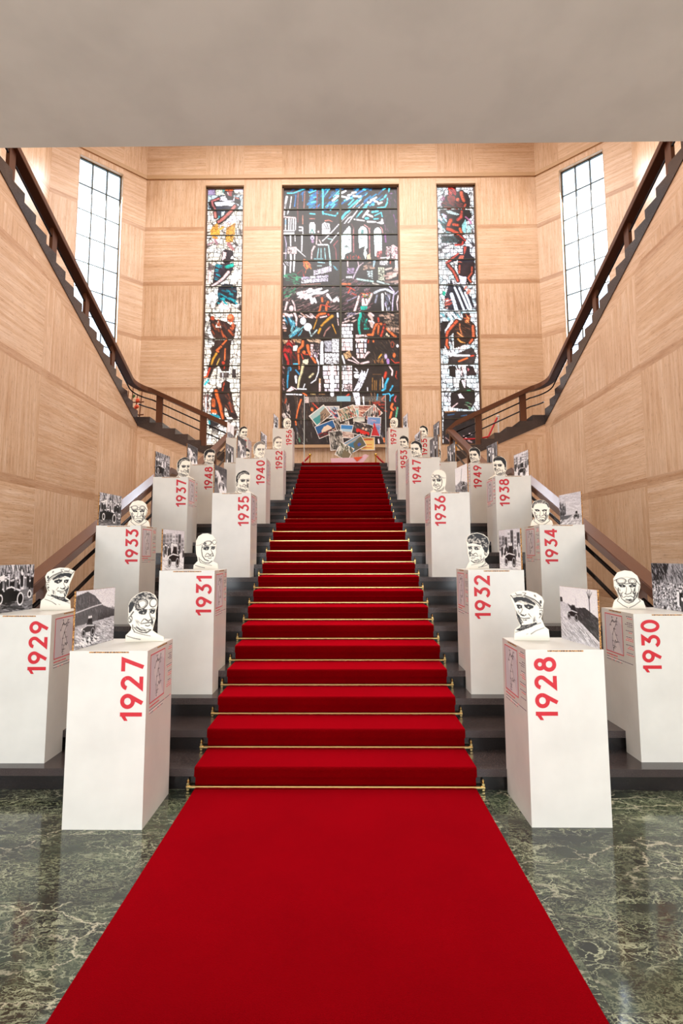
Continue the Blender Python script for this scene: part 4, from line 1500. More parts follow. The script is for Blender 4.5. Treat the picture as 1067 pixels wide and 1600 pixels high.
    c.S(WH, 50, (250, 130), (400, 160), (600, 160), w2=26)
    c.S(PK, 22, (420, 50), (580, 5))
    c.S(OR, 26, (430, 255), (570, 200))
    c.S(RD, 20, (620, 170), (670, 160))
    c.P(BG, (275, 330), (380, 320), (380, 520), (280, 490))
    c.P((48, 34, 36), (540, 320), (660, 330), (720, 480), (560, 490))
    c.P((200, 110, 120), (570, 350), (600, 380), (580, 430))
    c.H([370, 330, 540, 330, 530, 500, 380, 500], 14, 1.2, 70, 18, [BG, (90, 80, 84), PK])
    c.P((44, 44, 38), (440, 560), (500, 520), (560, 560), (560, 650), (680, 720), (700, 880), (330, 900), (320, 760), (440, 700))
    c.P((240, 220, 226), (470, 560), (540, 545), (545, 620), (525, 690), (490, 620))
    c.S((60, 150, 100), 20, (570, 725), (610, 725))
    c.P(BG, (300, 760), (690, 760), (700, 900), (620, 1040), (300, 1000))
    c.P((244, 230, 236), (420, 790), (460, 770), (520, 850), (440, 850))
    c.S(PK, 16, (410, 930), (320, 1000))
    c.H([520, 920, 640, 920, 640, 1030, 540, 1030], 12, 0.4, 50, 14, [(90, 150, 110), (130, 130, 110)])
    c.P(BG, (180, 1060), (790, 1060), (790, 1600), (180, 1600))
    c.S((190, 120, 60), 14, (210, 1070), (380, 1055))
    c.S((50, 90, 130), 14, (250, 1120), (360, 1105))
    c.S((50, 90, 130), 14, (470, 1135), (560, 1120))
    c.H([700, 1080, 840, 1080, 840, 1500, 720, 1400], 24, 0.9, 70, 20, [(160, 200, 200), PK, BG])
    c.H([190, 1430, 640, 1400, 640, 1560, 190, 1560], 20, 0.5, 70, 20, [PK, (170, 130, 130), BG])


def grisaille(cv):
    """painted shading of the panes and the fine net of leads over the whole drawing"""
    r = cv.rng
    x0, x1, y0, y1 = cv.X.min(), cv.X.max(), cv.Y.min(), cv.Y.max()
    n = int((x1 - x0) * (y1 - y0) / 26)
    cv.cracks([(x0 - 1, y0 - 1), (x1 + 1, y0 - 1), (x1 + 1, y1 + 1), (x0 - 1, y1 + 1)], int((x1 - x0) * (y1 - y0) / 85), 0.42, (30, 24, 24), 0.6)
    for _ in range(n):
        x, y, t, l = r.uniform(x0, x1), r.uniform(y0, y1), r.uniform(0, PI), r.uniform(1.0, 4.0)
        d = (math.cos(t) * l / 2, math.sin(t) * l / 2)
        cv.stroke([(x - d[0], y - d[1]), (x + d[0], y + d[1])], r.uniform(.3, .8), (36, 28, 28), a=r.uniform(.15, .5))
    g = r.uniform(0.62, 1.12, (int(y1 - y0) // 5 + 3, int(x1 - x0) // 5 + 3))
    fy, fx = (cv.Y - y0) / 5, (cv.X - x0) / 5
    iy, ix = fy.astype(int), fx.astype(int)
    v, u = (fy - iy), (fx - ix)
    k = (g[iy, ix] * (1 - u) + g[iy, ix + 1] * u) * (1 - v) + (g[iy + 1, ix] * (1 - u) + g[iy + 1, ix + 1] * u) * v
    lum = cv.c.max(-1) / 255.0
    k = k * (1 - lum ** 3) + np.maximum(k, 0.97) * lum ** 3
    cv.c = np.clip(cv.c * k[..., None], 0, 255)


for wn, (a_, b_), painter, txt in (('window_1', WIN['window_1'], paint_left, 'narrow left stained glass window of labouring figures on white'),
                                   ('window_2', WIN['window_2'], paint_middle, 'tall wide middle stained glass window of builders and arches'),
                                   ('window_3', WIN['window_3'], paint_right, 'narrow right stained glass window of red figures on pale blue')):
    root = empty(wn)
    tag(root, txt, kind='structure')
    window_parts(root, a_, b_, WZ0, WZ1, YG, BARS, [0.0] if wn == 'window_2' else [])
    step = 0.0175
    cv = sheet(a_, b_, WZ0, WZ1, step, BG)
    cv.rng = np.random.RandomState(11)
    painter(cv)
    grisaille(cv)
    art_mesh('stained_glass', cv, (a_, YG, WZ1), (b_ - a_, 0, 0), (0, 0, WZ0 - WZ1), M['stained'], root)


# ------------------------------------------------------------------ clear corner windows
for k, sx in ((4, -1), (5, 1)):
    L, d = splay(sx)
    nm = 'left' if sx < 0 else 'right'
    ang = math.atan2(d.y, d.x)
    root = empty('window_%d' % k, (sx * XC, YB, 0), ang)
    tag(root, 'tall clear gridded window in the %s splayed corner' % nm, kind='structure')
    s = 1 if sx < 0 else -1     # local +y points outside for which side
    # local x runs along the wall; find the outward side
    out = -1 if Vector((0, 1)).dot(Vector((0, 1))) and (Matrix.Rotation(ang, 2) @ Vector((0, 1))).dot(Vector((sx, 1))) < 0 else 1

    def b_(bm, x0, x1, y0, y1, z0, z1, out=out):
        ya, yb = sorted((y0 * out, y1 * out))
        bx(bm, x0, x1, ya, yb, z0, z1)
    bm = bmesh.new()
    for x0, x1, q0, q1 in ((SW0 - 0.02, SW0 + 0.004, SZ0, SZ1), (SW1 - 0.004, SW1 + 0.02, SZ0, SZ1),
                           (SW0, SW1, SZ0 - 0.02, SZ0 + 0.004), (SW0, SW1, SZ1 - 0.004, SZ1 + 0.02)):
        b_(bm, x0, x1, -0.002, 0.22, q0, q1)
    obj('reveal', bm, M['trim'], root)
    bm = bmesh.new()
    f = 0.035
    b_(bm, SW0, SW0 + f, 0.12, 0.19, SZ0, SZ1)
    b_(bm, SW1 - f, SW1, 0.12, 0.19, SZ0, SZ1)
    b_(bm, SW0, SW1, 0.12, 0.19, SZ0, SZ0 + f)
    b_(bm, SW0, SW1, 0.12, 0.19, SZ1 - f, SZ1)
    obj('frame', bm, M['lead'], root)
    for i in (1, 2):
        x = SW0 + (SW1 - SW0) * i / 3
        bm = bmesh.new()
        b_(bm, x - 0.018, x + 0.018, 0.12, 0.19, SZ0, SZ1)
        obj('mullion', bm, M['lead'], root)
    for i in range(1, 9):
        z = SZ0 + (SZ1 - SZ0) * i / 9
        bm = bmesh.new()
        b_(bm, SW0, SW1, 0.13, 0.17, z - 0.013, z + 0.013)
        obj('bar', bm, M['lead'], root)
    bm = bmesh.new()
    b_(bm, SW0, SW1, 0.15, 0.156, SZ0, SZ1)
    obj('glass', bm, M['pane'], root)

# ================================================================== MAIN STAIR
stair = empty('grand_staircase', (0, Y1, 0))
tag(stair, 'wide dark stone staircase rising under the red carpet to the landing', 'staircase')
SWD = 2.78


def local(o, root):
    """shift mesh data written in world coordinates into the frame of its root"""
    o.data.transform(Matrix.Translation(-root.location))
    return o


pts = [(Y1 + 0.035, 0.0)]
for n in range(1, 27):
    y = yn(n) + 0.035
    pts += [(y, (n - 1) * R), (y, n * R - 0.045)]
pts += [(YTOP + 0.2, 26 * R - 0.045), (YTOP + 0.2, 26 * R - 0.7), (YTOP - 0.2, 26 * R - 0.9), (Y1 + 1.6, 0.0)]
pts = [p for i, p in enumerate(pts) if i == 0 or p != pts[i - 1]]
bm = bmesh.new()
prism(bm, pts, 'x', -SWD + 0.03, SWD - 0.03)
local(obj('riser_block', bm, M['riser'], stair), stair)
for sx in (-1, 1):
    bm = bmesh.new()
    prism(bm, [(Y1 + 0.1, 0), (YTOP, 0), (YTOP, 26 * R - 0.3), (yn(15), 14 * R - 0.2), (yn(14), 14 * R - 0.2)], 'x', sx * (SWD - 0.25), sx * (SWD - 0.05))
    local(obj('side_wall', bm, M['trim'], stair), stair)
for n in range(1, 27):
    y0 = yn(n)
    y1 = yn(n + 1) + 0.04 if n < 26 else YTOP + 0.45
    bm = bmesh.new()
    bx(bm, -SWD, SWD, y0, y1, n * R - 0.05, n * R)
    local(obj('tread', bm, M['stone'], stair, bevel=0.006), stair)

# ================================================================== SIDE FLIGHTS
for sx, nm in ((-1, 'left'), (1, 'right')):
    root = empty('side_staircase', (sx * 3.9, 15.2, ZTOP))
    tag(root, 'dark stone flight turning up the %s side from the landing' % nm, 'staircase')
    pr = [(2.72, ZTOP - 0.02)]
    for k in range(1, 9):
        x = max(2.72, 4.74 - 0.32 * (8 - k))
        pr += [(x, ZTOP + (k - 1) * R), (x, ZTOP + k * R)]
    pr += [(XF + 0.02, ZTOP + 8 * R), (XF + 0.02, 4.795), (2.72, 4.795 - 0.43 * (XF - 2.72))]
    q = []
    for p_ in pr:
        if not q or (abs(q[-1][0] - p_[0]) + abs(q[-1][1] - p_[1])) > 1e-5:
            q.append(p_)
    bm = bmesh.new()
    prism(bm, [(sx * a, b) for a, b in q], 'y', YTOP - 0.015, YB - 0.01)
    local(obj('lower_steps', bm, M['stone'], root), root)
    bm = bmesh.new()
    prism(bm, [(sx * a, b) for a, b in ((XF - 0.02, 13.6), (XO, 13.6), (XO, YC), (XC, YB), (XF - 0.02, YB))], 'z', ZTOP + 8 * R - 0.22, ZTOP + 8 * R)
    local(obj('corner_landing', bm, M['stone'], root), root)
    z8 = ZTOP + 8 * R
    pr = [(13.62, z8 - 0.21), (13.62, z8)]
    for k in range(1, 25):
        y = 8.40 + (16 - k) * T
        pr += [(y, z8 + (k - 1) * R), (y, z8 + k * R)]
    yl = 8.40 + (16 - 24) * T
    pr += [(3.46, z8 + 24 * R), (3.46, z8 + 24 * R - 0.35), (5.4, ZA - SL * 5.4), ]
    bm = bmesh.new()
    prism(bm, pr, 'x', sx * (XF - 0.015), sx * (XO - 0.01))
    local(obj('upper_steps', bm, M['stone'], root), root)

# ================================================================== RAILS
def zmain(y):
    """nosing line of the main stair"""
    if y <= yn(14):
        return R + (y - Y1) * SL
    if y <= yn(15) - T:
        return 14 * R
    return 15 * R + (y - yn(15)) * SL


for sx, nm in ((-1, 'left'), (1, 'right')):
    xr = -2.645 if sx < 0 else 2.70
    hr = 0.865 if sx < 0 else 0.845
    root = empty('lower_handrail', (xr, 4.1, 0.2))
    tag(root, 'brown bronze handrail with posts and rods on the %s edge of the main stair' % nm, 'handrail')
    ys = [4.1, yn(14), yn(15) - T, YTOP - 0.08]
    bm = bmesh.new()
    sweep(bm, [(xr, y, zmain(y)) for y in ys], 0.085, hr - 0.09, hr)
    local(obj('rail', bm, M['rail'], root, bevel=0.008), root)
    for h in (0.60, 0.36):
        bm = bmesh.new()
        curve_tube(bm, [(xr, y, zmain(y) + h) for y in ys], 0.02, 10)
        local(obj('rod', bm, M['rod'], root, smooth=True), root)
    for y in (5.1, 8.0, 9.74, 11.6, 13.50):
        bm = bmesh.new()
        bx(bm, xr - 0.035, xr + 0.035, y - 0.07, y + 0.07, zmain(y) - (0.14 if y < 13 else 0), zmain(y) + hr - 0.06)
        local(obj('post', bm, M['rail'], root, bevel=0.005), root)

    root = empty('upper_handrail', (sx * 4.0, 13.68, ZTOP + 0.5))
    tag(root, 'brown handrail climbing the %s side flight and turning toward the viewer' % nm, 'handrail')
    za = lambda x: ZTOP + R + (x - 2.5) * (R / 0.32)
    zb = lambda y: ZTOP + 9 * R + (8.40 + 15 * T - y) * SL
    DZ = 0.13
    path = [(2.62, 13.69, ZTOP + 0.10), (2.85, 13.69, za(2.85))]
    path += [(x, 13.69, za(x)) for x in (3.6, 4.3, 4.7)]
    for t in range(0, 7):
        g = t / 6 * PI / 2
        x = 4.72 + 0.42 * math.sin(g)
        y = 13.69 - 0.42 * (1 - math.cos(g))
        path.append((x, y, za(4.72) + (zb(13.27) - DZ - za(4.72)) * (t / 6)))
    path += [(5.14, y, zb(y) - DZ) for y in (12.0, 10, 8, 6.0, 4.6)]
    path = [(sx * a, b, c) for a, b, c in path]
    bm = bmesh.new()
    sweep(bm, path, 0.09, 0.62, 0.74)
    local(obj('rail', bm, M['rail'], root, bevel=0.006), root)
    for h in (0.46, 0.24):
        bm = bmesh.new()
        curve_tube(bm, [(a, b, c + h) for a, b, c in (path[1:] if h > 0.4 else path[1:9])], 0.017, 8)
        local(obj('rod', bm, M['rod'], root, smooth=True), root)
    for x in (3.42, 4.53):
        bm = bmesh.new()
        bx(bm, sx * x - 0.08, sx * x + 0.08, 13.66, 13.72, za(x) - R, za(x) + 0.68)
        local(obj('post', bm, M['rail'], root, bevel=0.004), root)
    for y in (12.2, 10.85, 9.5, 8.15, 6.8, 5.4):
        bm = bmesh.new()
        bx(bm, sx * 5.14 - 0.03, sx * 5.14 + 0.03, y - 0.08, y + 0.08, zb(y) - R, zb(y) + 0.68 - DZ)
        local(obj('post', bm, M['rail'], root, bevel=0.004), root)

# ================================================================== CARPET AND RODS
CW = 1.9175 / 2
pts = [(-1.0, 0.0), (-1.0, 0.012)]
e = 0.012
for n in range(1, 27):
    y = yn(n)
    yr = y + 0.035
    z = (n - 1) * R
    pts += [(yr - e, z + e), (yr - e, z + R - 0.055), (y - e, z + R - 0.05), (y - e, z + R - 0.008), (y - e + 0.003, z + R + 0.002), (y - e + 0.010, z + R + 0.009), (y - e + 0.020, z + R + e)]
pts += [(YTOP + 0.9, 26 * R + e), (YTOP + 0.9, 26 * R)]
low = []
for n in range(26, 0, -1):
    y = yn(n)
    low += [(y - 0.0005, n * R + 0.0005), (y - 0.0005, n * R - 0.05), (y + 0.0345, n * R - 0.055), (y + 0.0345, (n - 1) * R + 0.0005)]
pts += low
bm = bmesh.new()
prism(bm, pts, 'x', -CW, CW)
o = obj('carpet_runner', bm, M['carpet'])
tag(o, 'long red velvet carpet runner up the middle of the stair', 'carpet')

ORD = ['foot of the first step', 'top of the first step', 'top of the second step', 'top of the third step', 'top of the fourth step',
       'top of the fifth step', 'top of the sixth step', 'top of the seventh step', 'top of the eighth step', 'top of the ninth step',
       'top of the tenth step', 'top of the eleventh step', 'top of the twelfth step', 'top of the thirteenth step', 'rear of the middle landing',
       'first step above the middle landing', 'second step above the middle landing', 'third step above the middle landing',
       'fourth step above the middle landing', 'fifth step above the middle landing', 'sixth step above the middle landing']
rod0 = None
for n in range(0, 21):
    y = yn(n + 1) + 0.035 - 0.030
    z = n * R + 0.026
    if rod0 is None:
        r_ = empty('stair_rod', (0, y, z))
        bm = bmesh.new()
        tube(bm, (-CW - 0.055, 0, 0), (CW + 0.055, 0, 0), 0.0115, 12)
        obj('rod', bm, M['brass'], r_, smooth=False)
        for s in (-1, 1):
            bm = bmesh.new()
            xb = s * (CW + 0.045)
            bx(bm, xb - 0.008, xb + 0.008, -0.004, 0.028, -0.022, 0.026)
            lathe(bm, [(0.004, 0.0), (0.010, 0.004), (0.005, 0.010), (0.011, 0.018), (0.004, 0.028), (0.001, 0.032)], (xb, 0.006, 0.022), 10)
            obj('bracket', bm, M['brass'], r_)
        rod0 = r_
    else:
        r_ = rod0.copy()
        C.objects.link(r_)
        r_.location = (0, y, z)
        for ch in list(rod0.children):
            c_ = ch.copy()
            C.objects.link(c_)
            c_.parent = r_
    tag(r_, 'brass stair rod pinning the red carpet at the ' + ORD[n], 'stair rod', 'brass stair rods on the carpet')


# ================================================================== YEAR NUMERALS
def arc(cx, cy, rx, ry, a0, a1, n=14):
    return [(cx + rx * math.cos(math.radians(a0 + (a1 - a0) * i / n)), cy + ry * math.sin(math.radians(a0 + (a1 - a0) * i / n))) for i in range(n + 1)]


GW = 0.180     # stroke width
GLYPH = {
    '0': ([(arc(.33, .5, .25, .425, 0, 360, 28), True)], .66),
    '1': ([([(.30, 0), (.30, 1)], False)], .40),
    '2': ([(arc(.31, .70, .225, .225, 170, -30, 14) + [(.11, .078), (.60, .078)], False)], .64),
    '3': ([([(.07, .925), (.52, .925), (.29, .60)] + arc(.29, .335, .255, .255, 88, -155, 16), False)], .62),
    '4': ([([(.47, 0), (.47, 1.0)], False), ([(.44, .95), (.08, .285), (.66, .285)], False)], .68),
    '5': ([([(.54, .925), (.17, .925), (.13, .54)] + arc(.29, .335, .255, .255, 120, -150, 16), False)], .62),
    '6': ([(arc(.32, .325, .245, .245, 0, 360, 26), True), ([(.105, .44), (.40, 1.0)], False)], .66),
    '7': ([([(.03, .925), (.56, .925), (.22, 0)], False)], .62),
    '8': ([(arc(.32, .735, .185, .185, 0, 360, 24), True), (arc(.32, .315, .24, .24, 0, 360, 26), True)], .66),
    '9': ([(arc(.32, .675, .245, .245, 0, 360, 26), True), ([(.535, .56), (.24, 0)], False)], .66),
}


NQ = [0]


def glyph_faces(bm, ch, ox, H, put):
    strokes, wd = GLYPH[ch]
    for pl, closed in strokes:
        n = len(pl) - (1 if closed else 0)
        P = [Vector((p[0], p[1])) for p in pl[:n]]
        L, Rr = [], []
        for i in range(n):
            if closed:
                a, b, c = P[i - 1], P[i], P[(i + 1) % n]
                d1, d2 = (b - a).normalized(), (c - b).normalized()
            else:
                b = P[i]
                d1 = (b - P[i - 1]).normalized() if i > 0 else None
                d2 = (P[i + 1] - b).normalized() if i < n - 1 else None
                d1 = d1 or d2
                d2 = d2 or d1
            m = (d1 + d2).normalized()
            nn = Vector((-m.y, m.x)) * (GW / 2 / max(0.45, m.dot(d1)))
            L.append(b + nn)
            Rr.append(b - nn)
        k = n if closed else n - 1
        for i in range(k):
            j = (i + 1) % n
            NQ[0] += 1
            bm.faces.new([bm.verts.new(put(ox + q.x, q.y)) for q in (L[i], Rr[i], Rr[j], L[j])])
    if ch == '1':
        NQ[0] += 1
        bm.faces.new([bm.verts.new(put(ox + a, b)) for a, b in ((.30, 1.0), (.02, .80), (.02, .64), (.30, .80))])
    return wd


def year_mesh(bm, text, x_left, z_top, y, H=0.132):
    """text turned a quarter to read upwards; x_left = left edge, z_top = upper end"""
    adv = [GLYPH[c][1] + 0.155 for c in text]
    total = sum(adv) - 0.155
    x = 0.0
    for c, a in zip(text, adv):
        # glyph (gx, gy) -> world x = left + (1-gy)*H ; z = bottom + gx*H
        glyph_faces(bm, c, x, H, lambda gx, gy: (x_left + (1 - gy) * H, y - 0.00003 * (NQ[0] % 40), z_top - total * H + gx * H))
        x += a


# ================================================================== ROUTE DECAL
def route_canvas(seed, nx):
    """side print: framed route map, result column, captions. 50 x 42 cm, white ground"""
    cv = canvas(50, 42, nx, (240, 236, 230), 0.5)
    rg = random.Random(seed)
    fr, tx, dk = (206, 60, 66), (214, 92, 92), (96, 84, 90)
    cv.poly([(6, 3.2), (33, 3.2), (33, 32), (6, 32)], (220, 212, 212))
    cv.poly([(6, 3.2), (16, 3.2), (13, 15), (18, 24), (16, 32), (6, 32)], (206, 198, 202))
    cv.poly([(24, 6), (33, 10), (33, 32), (30, 30), (22, 18)], (204, 196, 200))
    for x0, y0, x1, y1 in ((6, 3.2, 33, 3.2), (6, 32, 33, 32), (6, 3.2, 6, 32), (33, 3.2, 33, 32)):
        cv.stroke([(x0, y0), (x1, y1)], 0.75, fr)
    up = [(17, 5), (18, 7.4), (20, 8.6), (22.5, 8.2), (25, 5.6)]
    a = [(14, 12), (16.5, 8.8), (18, 7.4)]
    rt = [(25, 8), (23, 10.2), (20, 14), (17.4, 18.5), (17, 23), (17.4, 27), (17.6, 30)]
    rb = [(19.8, 14.2), (22.5, 18), (25, 22.8), (23, 24), (21.5, 22.5)]
    rc = [(20, 24), (19.6, 27), (17.6, 28.6)]
    for pl in (up, a, rt, rb, rc):
        j = [(x + rg.uniform(-.4, .4), y + rg.uniform(-.4, .4)) for x, y in pl]
        cv.stroke(j, 0.45, (60, 54, 58))
        for q in j:
            cv.ell(q[0], q[1], 0.55, 0.55, (34, 30, 34))
            if rg.random() < 0.6:
                cv.stroke([(q[0] + 1, q[1]), (q[0] + 2.6, q[1])], 0.35, (120, 108, 112))
    y = 2.5
    for blk in range(6):
        for ln in range(rg.choice((2, 3, 3, 4))):
            if y > 30:
                break
            w = rg.uniform(5, 11)
            x = 48 - w
            while x < 47:
                s = rg.uniform(1.0, 2.6)
                cv.stroke([(x, y), (min(x + s, 48), y)], 0.62, dk if ln == 0 or blk in (1,) else tx)
                x += s + 0.9
            y += 1.25
        y += 2.0
    for k, (yy, c, w) in enumerate(((34.2, (206, 60, 66), 17), (36.2, dk, 40), (38.0, dk, 25))):
        x = 6
        while x < 6 + w:
            s = rg.uniform(0.9, 2.8)
            cv.stroke([(x, yy), (x + s, yy)], 0.62 if k else 0.85, c if rg.random() < 0.8 else tx)
            x += s + 0.8
    return cv


# ================================================================== PORTRAIT DRAWINGS
INK = (26, 22, 22)
GR = (150, 142, 134)
PAPER = (238, 230, 214)


def flip(o, f, w):
    return [(w - x, y) for x, y in o] if f else o


def head_three_quarter(style, mirror, nx):
    """head turned three quarters; drawing units 0..1067 wide, 0..1250 high, face to the right unless mirrored"""
    W, H = 1000, 1240
    cv = canvas(W, H, nx, PAPER, 0.6)
    F = lambda pts: flip([(x - 60, y) for x, y in pts], mirror, W)
    out = [(200, 1240), (205, 1110), (300, 1010), (315, 950), (255, 860), (232, 790), (250, 715), (240, 640), (240, 500), (290, 380), (400, 285), (520, 235),
           (640, 242), (760, 305), (812, 400), (815, 520), (790, 620), (790, 780), (760, 900), (735, 1020), (850, 1100), (960, 1150), (980, 1240)]
    if style == 'cap':
        out = [(200, 1240), (205, 1080), (300, 960), (270, 880), (232, 790), (245, 700), (235, 600), (220, 480), (232, 380), (320, 290), (480, 235), (650, 225),
               (800, 240), (870, 290), (850, 390), (790, 470), (790, 780), (750, 910), (700, 990), (830, 1060), (860, 1240)]
    if style in ('helmet', 'helmet_light'):
        out = [(180, 1240), (190, 1120), (300, 1000), (290, 900), (250, 800), (235, 600), (240, 430), (300, 300), (420, 225), (560, 215),
               (690, 260), (780, 370), (820, 460), (815, 560), (790, 640), (815, 760), (780, 900), (720, 1010), (860, 1080), (880, 1240)]
    if style == 'curls':
        out = [(200, 1240), (205, 1130), (300, 1040), (320, 950), (250, 900), (190, 790), (200, 620), (170, 480), (210, 340), (330, 240), (500, 195), (660, 215),
               (790, 290), (830, 420), (815, 540), (800, 640), (800, 790), (770, 910), (740, 1020), (800, 1100), (860, 1240)]
    S = lambda pts, w, c=INK, w2=None, a=1.0: cv.stroke(F(pts), w, c, w2, a)
    P = lambda pts, c=INK, a=1.0: cv.poly(F(pts), c, a)

    def E(x, y, rx, ry, c=INK, rot=0.0, ring=None, a=1.0):
        q = F([(x, y)])[0]
        cv.ell(q[0], q[1], rx, ry, c, -rot if mirror else rot, ring, a)
    soft = style == 'helmet_light' or style == 'faint'
    ink = (96, 88, 84) if style == 'faint' else INK
    # eyes, nose, mouth
    P([(440, 640), (500, 605), (610, 600), (620, 625), (590, 690), (520, 700), (455, 680)], ink)
    E(545, 662, 14, 12, PAPER)
    P([(660, 625), (700, 598), (785, 600), (780, 640), (735, 690), (680, 670)], ink)
    E(722, 655, 10, 10, PAPER)
    S([(430, 615), (520, 585), (620, 600)], 20, ink, 10)
    S([(660, 600), (730, 580), (785, 590)], 18, ink, 8)
    S([(660, 660), (690, 740), (720, 800), (735, 860)], 8, ink, 26)
    S([(585, 790), (620, 815), (645, 835), (690, 800)], 20, ink)
    S([(505, 880), (580, 872), (630, 862), (715, 862)], 14, ink, 20)
    S([(590, 915), (640, 930), (680, 912)], 16, ink)
    S([(560, 785), (520, 830), (495, 870)], 16, ink, 6)
    if not soft:
        cv.hatch(F([(380, 940), (450, 1000), (620, 1040), (700, 960), (640, 1000), (480, 950)]), 16, 0.4, 70, 9, [ink], a=0.8)
        cv.hatch(F([(400, 820), (470, 830), (480, 990), (410, 940)]), 10, 1.2, 60, 7, [GR])
        cv.hatch(F([(720, 760), (775, 760), (740, 920), (700, 900)]), 10, 1.4, 60, 9, [ink])
    S([(365, 950), (430, 1015), (520, 1055), (620, 1062), (700, 1005)], 12, ink, 24)
    S([(335, 900), (345, 980), (375, 1030)], 14, ink)
    if style not in ('helmet', 'helmet_light'):
        E(285, 790, 38, 62, ink, 0.2, 12)
        S([(270, 770), (300, 800), (290, 830)], 12, ink)
    # hair and headwear
    if style in ('goggles', 'curls'):
        P([(252, 650), (245, 500), (300, 380), (420, 290), (520, 245), (640, 252), (755, 315), (800, 400), (700, 375), (640, 415), (560, 370), (450, 400), (375, 470), (325, 600), (275, 665)]
          if style == 'goggles' else
          [(215, 700), (185, 480), (225, 350), (340, 255), (500, 212), (655, 232), (775, 300), (812, 420), (760, 520), (640, 500), (500, 540), (400, 560), (350, 680), (300, 760), (240, 760)], ink)
        for _ in range(46):
            x, y = cv.rng.uniform(250, 790), cv.rng.uniform(240, 640 if style == 'curls' else 460)
            r = cv.rng.uniform(14, 34)
            E(x, y, r, r * 0.55, PAPER, cv.rng.uniform(-1, 1), 9 if style == 'goggles' else 14, 0.75)
    if style == 'goggles':
        E(500, 490, 128, 92, PAPER, -0.5)
        E(500, 490, 128, 92, ink, -0.5, 16)
        E(500, 490, 98, 64, ink, -0.5, 6)
        E(735, 462, 70, 84, PAPER, 0.3)
        E(735, 462, 70, 84, ink, 0.3, 15)
        cv.hatch(F([(390, 480), (460, 470), (470, 560), (400, 570)]), 10, 1.2, 60, 12, [ink])
        S([(390, 590), (450, 600), (540, 580), (600, 520)], 20, ink)
        S([(345, 640), (300, 705)], 22, ink)
    if style in ('slick', 'side', 'oval', 'faint'):
        hair = [(255, 660), (240, 480), (290, 370), (400, 280), (520, 232), (650, 240), (765, 310), (800, 420), (730, 400), (640, 370), (520, 380), (430, 440), (390, 540), (350, 600), (330, 720), (285, 700)]
        if style == 'side':
            hair = [(255, 680), (238, 480), (290, 350), (400, 262), (540, 225), (680, 240), (790, 320), (812, 450), (780, 500), (700, 430), (560, 420), (450, 450), (400, 560), (350, 620), (330, 720), (285, 720)]
        P(hair, (128, 120, 112) if style == 'faint' else ink)
        if style == 'slick':
            S([(330, 560), (370, 430), (470, 350), (620, 320), (740, 350)], 34, PAPER, 10)
        if style == 'side':
            S([(470, 300), (600, 280), (720, 330)], 8, GR, 20)
        if style == 'oval':
            P([(370, 560), (430, 430), (560, 380), (700, 400), (760, 480), (600, 470), (450, 560)], PAPER)
    if style in ('helmet', 'helmet_light'):
        c = GR if style == 'helmet_light' else ink
        S([(330, 560), (420, 500), (470, 520)], 10, c)
        S([(250, 560), (420, 545), (470, 480)], 10, c)
        S([(420, 560), (400, 700), (430, 860), (500, 960), (600, 1000)], 16, ink, 26)
        E(570, 500, 110, 66, ink, -0.25, 13)
        E(570, 500, 80, 42, c, -0.25, 6)
        E(760, 470, 56, 62, ink, 0.2, 12)
        cv.hatch(F([(480, 470), (520, 440), (540, 520), (490, 540)]), 8, 1.0, 50, 9, [ink])
        if style == 'helmet':
            cv.hatch(F([(260, 420), (420, 260), (680, 260), (760, 380), (480, 430)]), 16, -0.4, 60, 6, [GR])
    if style == 'cap':
        P([(880, 300), (835, 400), (790, 460), (700, 430), (560, 440), (440, 500), (330, 600), (300, 560), (400, 420), (540, 340), (740, 310)], ink)
        S([(310, 560), (300, 500), (420, 380), (560, 320), (760, 290)], 26, PAPER, 16)
        S([(300, 590), (290, 500), (420, 350), (600, 275)], 12, ink)
        E(420, 290, 22, 18, ink)
        E(300, 400, 22, 34, ink)
        S([(640, 265), (760, 280), (830, 270)], 8, ink)
        S([(300, 620), (330, 690), (350, 760)], 18, ink)
    # collar
    S([(370, 1040), (520, 1090), (700, 1130)], 12, ink, 6)
    S([(230, 1120), (360, 1165), (500, 1195)], 10, ink)
    if style in ('slick', 'side', 'curls'):
        S([(320, 1000), (300, 1080), (420, 1180)], 14, ink)
    return cv, F(out), W, H


